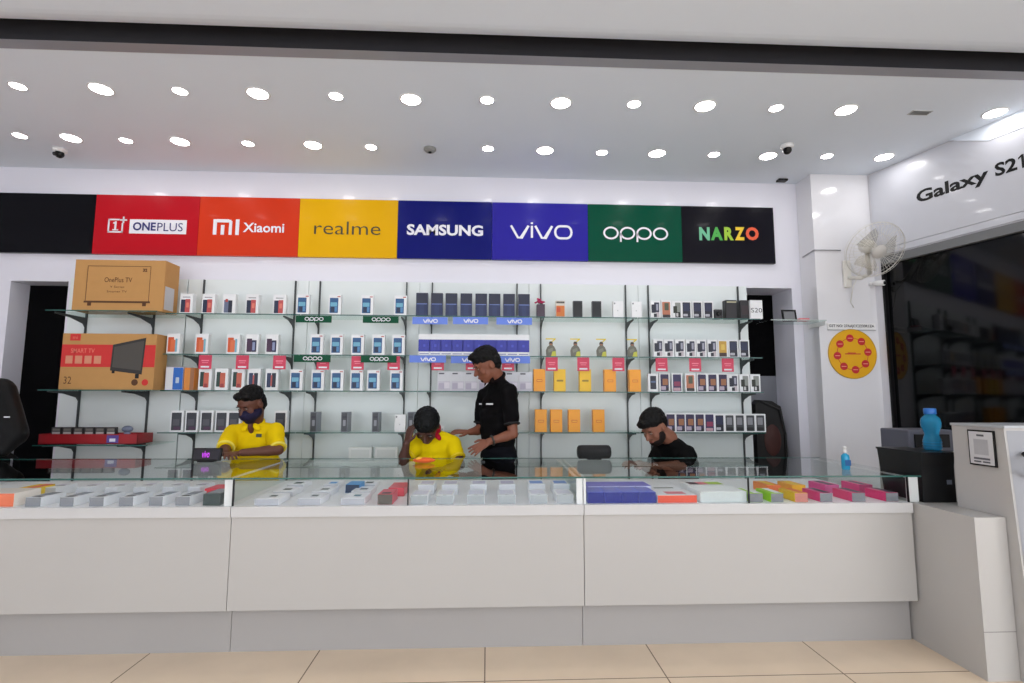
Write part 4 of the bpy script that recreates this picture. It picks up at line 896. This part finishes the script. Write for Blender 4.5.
# side wall lettering board
SB_ = mat('glossy_board', (200, 202, 210), 0.3, noise=.02, coat=.25)
bt0 = .02; zlow = wt(950, 231)[1]
t = thing('wall_sign_board', 'glossy pale board with large black lettering on the side wall above the dark window', 'sign', (0, 0, 0))
b = MB(); wbox(b, bt0, L, zlow, ZC - .02, .001, .014, SB_); b.build('board', t)
b = MB(); wbox(b, bt0, L, wz + .012, zlow - .004, .001, .014, SB_); b.build('lower_board', t)
ta, za = wt(917, 200); tb, zb_ = wt(1003, 163)
def M_w():
    m = Matrix.Identity(4); 
    for i in range(3): m[i][0] = wd[i]; m[i][1] = -wn[i]; m[i][2] = (0, 0, 1)[i]
    m.translation = W0 + wn * .0155; return m
g0 = wt(918, 195.5); g1 = wt(1029, 176)
h0 = wt(960, 187)[1]; 
zb0 = (wt(922, 202)[1] + wt(1003, 175.5)[1]) / 2; zt0 = (wt(922, 190)[1] + wt(1003, 162)[1]) / 2
tG = wt(917, 190)[0]; ty = wt(990, 175)[0]; tS = wt(996, 169)[0]; t1_ = wt(1025.5, 160)[0]
n3 = MB(); P4 = [wt(949.6, 141), wt(990, 141), wt(1030, 125.6), (L, ZC - .3), (L, ZC - .001), (wt(949.6, 141)[0], ZC - .001)]
P4[3] = (L, wt(1030, 125.6)[1] - .02)
A3 = [n3.bm.verts.new(wpt(t_, z_, .015)) for t_, z_ in P4]; B3 = [n3.bm.verts.new(wpt(t_, z_, .019)) for t_, z_ in P4]; n3.mi(CEILM); n3.bm.faces.new(A3); n3.bm.faces.new(B3[::-1])
for k in range(6): n3.bm.faces.new((A3[k], B3[k], B3[(k + 1) % 6], A3[(k + 1) % 6]))
structure(n3, 'trim_3')
b = text_bm(MB(), 'Galaxy', tG, ty, zb0 - .33 * (zt0 - zb0), zt0, 0, BLACK, .03, M=M_w()); b.build('lettering', t, recalc=False); Wd = t1_ - tS
b = text_bm(MB(), 'S2', tS, tS + Wd * .76, zb0, zt0, 0, BLACK, .03, M=M_w())
_h = zt0 - zb0; b.poly([M_w() @ Vector((tS + Wd * u, 0, zb0 + _h * v)) for u, v in ((.91, 0), (1.0, 0), (1.0, 1), (.92, 1), (.81, .84), (.81, .7), (.91, .82))], BLACK); b.build('lettering', t, recalc=False)

# ------------------------------------------------------------ people
def remeshed(mb, name, vox, parent=None, smooth=3, mats=None, noise=0.0, nf=55):
    bmesh.ops.recalc_face_normals(mb.bm, faces=mb.bm.faces)
    me = bpy.data.meshes.new(name + '_src'); mb.bm.to_mesh(me); mb.bm.free()
    o = bpy.data.objects.new(name + '_src', me); C.objects.link(o)
    r = o.modifiers.new('r', 'REMESH'); r.mode = 'VOXEL'; r.voxel_size = vox
    if smooth: s_ = o.modifiers.new('s', 'SMOOTH'); s_.iterations = smooth; s_.factor = .5
    dg = bpy.context.evaluated_depsgraph_get(); dg.update()
    nm = bpy.data.meshes.new_from_object(o.evaluated_get(dg)); bpy.data.objects.remove(o); bpy.data.meshes.remove(me)
    nm.name = name; nm.materials.clear(); nm.materials.append(mb.mats[0])
    for p_ in nm.polygons: p_.use_smooth = True; p_.material_index = 0
    if noise:
        from mathutils import noise as NZ
        for v in nm.vertices:
            d = NZ.noise(v.co * nf) * noise; v.co += v.normal * d
    ob = bpy.data.objects.new(name, nm); C.objects.link(ob)
    if parent is not None: ob.parent = parent
    return ob
def frame(f, u):
    f = Vector(f).normalized(); u = Vector(u); u = (u - f * u.dot(f)).normalized(); s = f.cross(u)
    return Matrix(((s.x, f.x, u.x), (s.y, f.y, u.y), (s.z, f.z, u.z)))     # columns side, forward, up
def hand(mb, w, d, n, m, curl=.35, spread=.16, side=1, size=1.0):
    """w wrist, d direction of the fingers, n back-of-hand normal, side +1 thumb towards n x d"""
    d = Vector(d).normalized(); n = Vector(n); n = (n - d * n.dot(d)).normalized(); s = n.cross(d) * side; w = Vector(w); k = size
    for j in range(4):
        o = (-.027 + .018 * j) * k; mb.cap(w + s * o * .55, .013 * k, w + d * .078 * k + s * o, .0105 * k, m)
    for j, (ln, o) in enumerate(((.072, .029), (.08, .0095), (.076, -.0105), (.06, -.03))):
        base = w + d * .08 * k + s * o * k; dd = (d + s * (o / .03) * spread).normalized(); p_ = base; rr = .0092 * k
        for sgm in range(3):
            a = curl * (sgm + .4); v = (dd * math.cos(a) - n * math.sin(a)).normalized(); q_ = p_ + v * ln * k * (.42, .32, .26)[sgm]
            mb.cap(p_, rr, q_, rr * .9, m, 10); p_ = q_; rr *= .92
    b0 = w + d * .022 * k + s * .026 * k; b1 = b0 + (d * .7 + s * .75 - n * .15).normalized() * .042 * k; b2_ = b1 + (d * .95 + s * .25 - n * .2).normalized() * .032 * k
    mb.cap(b0, .0125 * k, b1, .0105 * k, m, 10); mb.cap(b1, .0105 * k, b2_, .0085 * k, m, 10)
def person(lab, J, skin, shirt, trouser, hairm, opts):
    SK_ = mat('skin_' + str(skin), skin, .55, noise=.06, nscale=20)
    hc = Vector(J['head']); HR = frame(J['hf'], J['hu']); k = opts.get('hs', 1.0)
    def hp(s, f, u): return hc + HR @ Vector((s, f, u)) * k
    b = MB()
    def e(p_, r): b.ell(hp(*p_), [x * k for x in r], SK_, HR, 20, 14)
    e((0, 0, .02), (.073, .092, .095)); e((0, .022, -.045), (.06, .07, .068)); e((0, .045, -.09), (.036, .04, .03)); e((0, .083, .02), (.048, .012, .012))
    e((.04, .062, -.03), (.022, .022, .026)); e((-.04, .062, -.03), (.022, .022, .026))
    for s in (-1, 1): e((s * .074, -.008, -.012), (.009, .02, .03))
    b.cap(hp(0, .088, 0), .009 * k, hp(0, .108, -.034), .0135 * k, SK_); e((0, .084, -.062), (.026, .014, .007)); e((0, .082, -.075), (.022, .013, .008))
    nb = Vector(J['neck']); b.cap(hp(0, -.02, -.05), .058 * k, nb, .064, SK_)
    pv = Vector(J['pelvis']); ch = Vector(J['chest']); side = (Vector(J['sL']) - Vector(J['sR'])).normalized(); up = (ch - pv).normalized()
    fw = up.cross(side) * -1
    TR_ = Matrix(((side.x, fw.x, up.x), (side.y, fw.y, up.y), (side.z, fw.z, up.z)))
    def torso(mb, m, g):
        n = 7
        for j in range(n):
            u = j / (n - 1); c = pv.lerp(ch, u); mb.ell(c, (.145 + .03 * u + g, .098 + .022 * math.sin(PI * u) + g, .1 + g), m, TR_, 20, 12)
        for q_ in ('sL', 'sR'): s_ = Vector(J[q_]); mb.cap(ch + up * .08, .06 + g, s_, .05 + g, m)
        mb.cap(ch, .09 + g, nb - up * .02, .058 + g * .5, m)
        for q_ in ('sL', 'sR'): mb.cap(nb - up * .035, .05 + g, Vector(J[q_]), .048 + g, m)
    torso(b, SK_, -.012)
    for q_ in 'LR':
        s_, el, wr = Vector(J['s' + q_]), Vector(J['e' + q_]), Vector(J['w' + q_])
        b.cap(s_, .047, el, .038, SK_); b.cap(el, .039, wr, .026, SK_); dd = (wr - el).normalized(); b.cap(el.lerp(wr, .25), .04, el.lerp(wr, .5), .034, SK_)
        hd = J.get('h' + q_)
        if hd: hand(b, wr + Vector(hd[0]).normalized() * .005, hd[0], hd[1], SK_, hd[2], hd[3], hd[4])
    for q_ in 'LR':
        a_, kn, an = Vector(J['hip' + q_]), Vector(J['kn' + q_]), Vector(J['an' + q_]); b.cap(pv, .1, a_, .085, SK_); b.cap(a_, .08, kn, .052, SK_); b.cap(kn, .05, an, .035, SK_); b.cap(an, .035, Vector((an.x, an.y - .13, .04)), .03, SK_)
    root = remeshed(b, 'person', opts.get('vox', .0062), None, 1); tag(root, lab, 'person', 'shop staff')
    # shirt
    SH = mat('shirt_' + str(shirt), shirt, .85, spec=.12, noise=.1, nscale=14, bump=.25); b = MB(); b.mi(SH); torso(b, SH, .008)
    for q_ in 'LR':
        s_, el, wr = Vector(J['s' + q_]), Vector(J['e' + q_]), Vector(J['w' + q_]); f_ = opts.get('sleeve', .72); b.cap(s_, .066, s_.lerp(el, f_), .062, SH)
        if f_ >= 1: b.cap(el, .06, el.lerp(wr, .92), .045, SH)
    shirt_o = remeshed(b, 'shirt', .0085, root, 3, noise=.012, nf=13)
    # collar
    cm_ = mat('collar_' + str(opts.get('collar', shirt)), opts.get('collar', shirt), .8, spec=.12)
    nd = (hp(0, -.02, -.05) - nb).normalized(); u_ = nd.orthogonal().normalized(); v_ = nd.cross(u_)
    cc = nb + nd * .012 - up * .0
    if opts.get('collar_on', 1):
        b = MB(); b.tube([cc + (u_ * math.cos(2 * PI * j / 24) + v_ * math.sin(2 * PI * j / 24)) * .066 for j in range(24)], .012, cm_, 8, closed=True); b.tube([cc + nd * .01 + (u_ * math.cos(2 * PI * j / 24) + v_ * math.sin(2 * PI * j / 24)) * .062 for j in range(24)], .008, cm_, 8, closed=True)
        for sg in (-1, 1): b.ell(nb + fw * .085 + side * sg * .04 - up * .012, (.034, .008, .02), cm_, TR_ @ Matrix.Rotation(sg * .95, 3, 'Y') @ Matrix.Rotation(.5, 3, 'X'), 14, 8)
        b.build('collar', shirt_o)
    if opts.get('vneck'):
        b = MB(); b.ell(nb + fw * .086 - up * .016, (.021, .018, .046), SK_, TR_ @ Matrix.Rotation(-.25, 3, 'X'), 14, 10); b.build('open_neckline', shirt_o)
    # sleeve cuffs
    for q_ in 'LR':
        if opts.get('sleeve', .72) < 1:
            s_, el = Vector(J['s' + q_]), Vector(J['e' + q_]); d_ = (el - s_).normalized(); u_ = d_.orthogonal().normalized(); v_ = d_.cross(u_); c_ = s_.lerp(el, opts.get('sleeve', .72)) + d_ * .035
            MB().tube([c_ + (u_ * math.cos(2 * PI * j / 20) + v_ * math.sin(2 * PI * j / 20)) * .054 for j in range(20)], .009, mat('cuff_' + str(opts.get('cuff', shirt)), opts.get('cuff', shirt), .8), 8, closed=True).build('cuff', shirt_o)
    # trousers and shoes
    TM = mat('trousers_' + str(trouser), trouser, .85, spec=.12, noise=.1); b = MB(); b.mi(TM); b.ell(pv - up * .03, (.17, .13, .11), TM, TR_, 20, 12)
    for q_ in 'LR':
        a_, kn, an = Vector(J['hip' + q_]), Vector(J['kn' + q_]), Vector(J['an' + q_]); b.cap(a_, .096, kn, .068, TM); b.cap(kn, .066, an, .05, TM)
    remeshed(b, 'trousers', .012, root, 2)
    for q_ in 'LR':
        an = Vector(J['an' + q_]); MB().box(an.x - .045, an.x + .045, an.y - .19, an.y + .07, 0.001, .085, BLACK, .025).build('shoe', root)
    # hair
    HM = mat('hair_' + str(hairm), hairm, .6, spec=.2, noise=.35, nscale=60, bump=.5); b = MB(); b.mi(HM)
    def he(p_, r): b.ell(hp(*p_), [x * k for x in r], HM, HR, 20, 14)
    for p_, r in opts['hair']: he(p_, r)
    remeshed(b, 'hair', .006, root, 1, noise=.006)
    # eyes, brows, mouth
    if opts.get('face', 1):
        EW = col((150, 138, 128)); EB = col((26, 18, 14)); LP = col((128, 62, 56))
        for s in (-1, 1):
            b = MB(); b.ell(hp(s * .031, .083, -.004), (.0115 * k, .006 * k, .0042 * k), EW, HR, 12, 8); b.ell(hp(s * .031, .089, -.005), (.0045 * k, .003 * k, .004 * k), EB, HR, 10, 6); b.build('eye', root)
            b = MB(); b.ell(hp(s * .032, .09, .014), (.019 * k, .006 * k, .004 * k), HM, HR, 12, 6); b.build('eyebrow', root)
        b = MB(); b.ell(hp(0, .092, -.067), (.021 * k, .008 * k, .0055 * k), LP, HR, 14, 8); b.build('mouth', root)
    for nm, rgb, els in opts.get('extra', []):
        mm = mat(nm + '_' + str(rgb), rgb, .7, spec=.15, noise=.15, nscale=40); b = MB(); b.mi(mm)
        for p_, r in els: b.ell(hp(*p_), [x * k for x in r], mm, HR, 20, 14)
        remeshed(b, nm, .006, root, 1, noise=.003 if nm == 'beard' else 0)
    root_shirt[root.name] = shirt_o
    return root, hp, TR_
HAIR = (9, 8, 9)
root_shirt = {}
short = [((0, -.012, .052), (.08, .094, .082)), ((0, -.045, .0), (.075, .062, .09))]
def stool(x, y, lab):
    t = thing('stool', lab, 'stool', (x, y, 0), 'staff stools')
    MB().lathe([(0, .345), (.16, .345), (.17, .355), (.17, .372), (.155, .38), (0, .38)], BLACK, 28).build('seat', t)
    for k in range(4):
        a = PI / 4 + k * PI / 2; MB().tube([(.1 * math.cos(a), .1 * math.sin(a), .345), (.16 * math.cos(a), .16 * math.sin(a), 0)], .012, STEEL, 8).build('leg', t)
def Pt(px, py, Y): return aY(px, py, Y)
def seated(pv, d=1):
    x, y = pv.x, pv.y
    return dict(hipL=(x + .1, y - .03, .5), hipR=(x - .1, y - .03, .5), knL=(x + .15, y - .42, .5), knR=(x - .15, y - .42, .5), anL=(x + .14, y - .36, .09), anR=(x - .14, y - .36, .09))
# --- masked man in yellow, writing
hd = Pt(251.5, 403.5, 3.98); ch = Pt(254, 441, 4.1); pv = Vector((ch.x + .01, 4.2, .53))
ch = Vector((ch.x, 4.1, ch.z + .0)); J = dict(head=hd, hf=(-.34, -.84, -.42), hu=(-.13, -.32, .95), neck=Pt(254, 423, 4.08), chest=ch, pelvis=pv,
    sL=Pt(274.5, 431, 4.1), sR=Pt(233, 433, 4.06), eL=Pt(278, 454, 3.97), eR=Pt(225, 449, 3.9), wL=Vector((Pt(243, 455, 3.86).x, 3.85, ZG + .045)), wR=Vector((Pt(226, 456, 3.8).x, 3.80, ZG + .045)),
    hL=((-1, -.25, -.05), (0, 0, 1), .25, .12, 1), hR=((.6, -.8, 0), (0, 0, 1), .3, .12, 1), **seated(pv))
J['eL'].z = max(J['eL'].z, ZG + .05); J['eR'].z = max(J['eR'].z, ZG + .06); J['wL'].z = ZG + .045; J['wR'].z = ZG + .045
r1, hp, _t = person('person in yellow polo shirt and dark face mask seated writing at the counter', J, (96, 54, 38), (230, 196, 8), (40, 42, 52), HAIR,
    dict(hs=1.03, vneck=1, hair=[((0, -.012, .058), (.079, .096, .076)), ((0, -.05, .0), (.073, .06, .088)), ((.026, .054, .078), (.046, .04, .03)), ((-.026, .05, .08), (.044, .038, .028))], collar=(238, 204, 8), cuff=(246, 226, 90),
    extra=[('face_mask', (34, 30, 56), [((0, .03, -.06), (.072, .086, .056)), ((0, .08, -.045), (.034, .04, .034)), ((0, .05, -.1), (.036, .045, .03))])]))
MB().box(-.02, .02, -.001, .001, -.012, .012, col((50, 60, 40))).build('shirt_logo', root_shirt[r1.name], loc=(ch.x + .09, ch.y - .135, ch.z + .05))
stool(pv.x, pv.y, 'black round stool under the masked person in yellow')
# --- bowed man in yellow with red collar, phone to the ear
hd = Pt(427, 425, 3.99); J = dict(head=hd, hf=(-.06, -.62, -.78), hu=(0, -.72, .62), neck=Pt(433, 432, 4.09), chest=Vector((Pt(437, 448, 4.13).x, 4.15, Pt(437, 448, 4.13).z)), pelvis=Vector((Pt(438, 440, 4.2).x, 4.24, .53)))
pv = J['pelvis']; J.update(seated(pv)); J.update(sL=Pt(452.5, 443, 4.12), sR=Pt(418, 443, 4.1), eL=Vector((Pt(460, 462, 4.0).x, 4.0, .86)), eR=Vector((Pt(403, 460, 3.97).x, 3.97, .895)), wL=Vector((Pt(446, 470, 3.98).x, 3.97, .84)), wR=Pt(406.5, 444, 3.93),
    hL=((-.9, -.5, 0), (0, 0, 1), .3, .12, 1), hR=((.22, .12, 1), (-.7, -.7, .1), .4, .1, -1))
r2, hp, _t = person('person in yellow shirt with red collar bowing head, hand raised to ear', J, (78, 44, 34), (232, 204, 6), (40, 42, 52), (7, 9, 11), dict(hs=1.13, vneck=0, sleeve=.5, hair=[((0, -.008, .04), (.085, .1, .085)), ((0, -.05, -.0), (.079, .062, .09))], collar=(160, 20, 40), cuff=(230, 200, 20)))
q_ = Pt(411.5, 436, 3.96); t = thing('mobile_phone', 'dark mobile phone held to the ear of the bowed person', 'phone', q_); q = Matrix.Rotation(.3, 4, 'Y')
MB().box(-.004, .004, -.03, .03, -.06, .06, BLACK, .003, q).build('phone_body', t); MB().box(.004, .005, -.027, .027, -.055, .055, mat('phone_screen', (10, 12, 16), .1), 0, q).build('screen', t)
stool(pv.x, pv.y, 'black round stool under the bowed person in yellow')
# --- standing man in black polo
hd = Pt(487, 364.5, 4.1)
b0 = Pt(497, 440, 4.17)
pvz = .95
J = dict(head=hd, hf=(-.86, -.28, -.42), hu=(-.38, -.12, .92), neck=Pt(497.5, 379, 4.15), chest=Vector((Pt(497, 405, 4.17).x, 4.17, 1.30)), pelvis=Vector((Pt(498, 450, 4.2).x, 4.2, pvz)),
    sL=Pt(509, 391, 4.04), sR=Pt(485, 396, 4.3), eL=Pt(513, 434, 3.98), eR=Pt(480, 430, 4.28), wL=Pt(489, 441.5, 3.93), wR=Pt(470, 432, 4.2),
    hL=((-.82, -.2, -.44), (-.3, -.8, .5), .12, .16, -1), hR=((-1, -.2, .05), (0, -.3, 1), .3, .12, 1))
x = J['pelvis'].x; J.update(hipL=(x + .06, 4.12, .88), hipR=(x - .04, 4.28, .88), knL=(x + .05, 4.1, .5), knR=(x - .05, 4.28, .5), anL=(x + .04, 4.12, .09), anR=(x - .05, 4.3, .09))
r3, hp, _t = person('person in black polo shirt standing behind the counter, looking down with hand over it', J, (126, 74, 52), (9, 8, 10), (12, 13, 20), HAIR,
    dict(hs=1.1, vox=.0055, hair=[((0, -.008, .058), (.082, .1, .08)), ((0, -.045, .015), (.077, .064, .09)), ((0, .06, .088), (.05, .05, .03))], sleeve=.66, collar=(16, 8, 10), extra=[('beard', (44, 28, 24), [((0, .06, -.088), (.024, .03, .022))])]))
wr, el = Vector(J['wL']), Vector(J['eL']); d_ = (wr - el).normalized(); c_ = el.lerp(wr, .86); u_ = d_.orthogonal().normalized(); v_ = d_.cross(u_)
b = MB(); b.tube([c_ + (u_ * math.cos(2 * PI * j / 24) + v_ * math.sin(2 * PI * j / 24)) * .033 for j in range(24)], .008, mat('watch_steel', (70, 66, 62), .35, .6), 8, closed=True); b.build('wristwatch', r3)
cp = Pt(484, 404.5, 4.0)
b = MB(); b.box(-.022, .03, -.001, .001, -.006, .006, col((190, 190, 192))); b.build('shirt_logo', root_shirt[r3.name], loc=Pt(489, 404, 3.985)); MB().box(-.01, .01, -.001, .001, -.005, .005, col((170, 170, 174))).build('shirt_badge', root_shirt[r3.name], loc=Pt(480.5, 404, 4.0))
MB().box(-.018, .018, -.005, .0, -.012, .012, STEEL).build('belt_buckle', r3, loc=(x - .12, 4.11, .98))
# --- bearded man in black, seated sideways
hd = Pt(654.5, 426.5, 4.0); ch = Pt(676, 452, 4.1)
pv = Vector((ch.x + .06, 4.2, .53)); J = dict(head=hd, hf=(-.72, -.42, -.52), hu=(-.48, -.2, .85), neck=Pt(669, 438, 4.06), chest=Vector((ch.x - .01, 4.1, ch.z - .02)), pelvis=pv, sL=Pt(687, 453, 4.02), sR=Pt(660, 450, 4.2),
    eL=Vector((Pt(684, 470, 3.95).x, 3.93, .86)), eR=Pt(652, 470, 4.05), wL=Vector((Pt(655, 470, 3.92).x, 3.92, .86)), wR=Vector((Pt(640, 470, 3.95).x, 3.97, .87)), hL=((-1, -.2, .1), (0, -.3, 1), .4, .1, -1), hR=((-.8, -.5, .1), (0, -.3, 1), .4, .1, 1), **seated(pv))
r4, hp, _t = person('bearded person in black T-shirt seated behind the counter, head bent down', J, (134, 86, 66), (8, 8, 9), (12, 13, 18), (10, 10, 10),
    dict(hs=1.08, sleeve=.8, collar=(10, 10, 12), collar_on=0, hair=[((0, -.01, .056), (.083, .102, .078)), ((0, -.045, .02), (.078, .062, .08)), ((0, .07, .07), (.06, .048, .03))],
         extra=[('beard', (30, 22, 20), [((0, .036, -.085), (.055, .058, .04)), ((.046, .022, -.06), (.022, .034, .042)), ((-.046, .022, -.06), (.022, .034, .042)), ((0, .085, -.052), (.026, .01, .006))])]))
stool(pv.x, pv.y, 'black round stool under the bearded person in black')
# --- person in a dark jacket at the frame edge
ch = Pt(-6, 415, 4.0); J = dict(head=Pt(-24, 372, 3.9), hf=(-.5, -.8, -.35), hu=(-.2, -.25, .95), neck=Pt(-14, 388, 3.96), chest=Vector((ch.x, 4.02, ch.z - .02)), pelvis=Vector((Pt(-14, 440, 4.15).x, 4.2, .86)),
    sL=Pt(3, 391, 4.0), sR=Pt(-42, 405, 4.05), eL=Pt(13, 434, 3.94), eR=Pt(-52, 442, 3.95), wL=Vector((Pt(4, 458, 3.88).x, 3.86, ZG + .068)), wR=Vector((Pt(-30, 458, 3.88).x, 3.86, ZG + .068)), hL=((-1, -.2, -.0), (0, 0, 1), .3, .12, 1), hR=((.9, -.3, 0), (0, 0, 1), .3, .12, -1))
x = J['pelvis'].x; J.update(hipL=(x + .1, 4.2, .84), hipR=(x - .1, 4.2, .84), knL=(x + .1, 4.18, .48), knR=(x - .1, 4.18, .48), anL=(x + .1, 4.22, .09), anR=(x - .1, 4.22, .09))
r5, hp, _t = person('person in a padded dark grey jacket leaning on the counter at the picture edge', J, (110, 70, 50), (14, 14, 15), (12, 12, 14), HAIR, dict(hair=short, sleeve=1.0, collar=(14, 14, 15)))
b = MB()
JK = mat('jacket_quilt', (20, 20, 21), .5, spec=.15, noise=.15, nscale=8, bump=.3); b.mi(JK); s_, el, wr = Vector(J['sL']), Vector(J['eL']), Vector(J['wL'])
b.cap(s_ + Vector((-.02, 0, 0)), .095, el, .09, JK); b.cap(el, .088, wr, .055, JK); b.cap(Vector(J['neck']) + Vector((0, 0, .0)), .09, s_, .08, JK)
remeshed(b, 'padded_sleeve', .01, r5, 3)
MB().box(-.02, .02, -.002, .0, -.004, .004, SW).build('reflective_tab', r5, loc=Pt(7, 417, 3.87))

# ------------------------------------------------------------ world and view
w = bpy.data.worlds.new('world'); S.world = w; w.use_nodes = True; bg = w.node_tree.nodes['Background']; bg.inputs[0].default_value = (.93, .95, 1.0, 1); bg.inputs[1].default_value = 2.15
S.view_settings.view_transform = 'Standard'; S.view_settings.look = 'None'; S.view_settings.gamma = 1.0; S.view_settings.use_curve_mapping = False
S.view_settings.exposure = 0.34
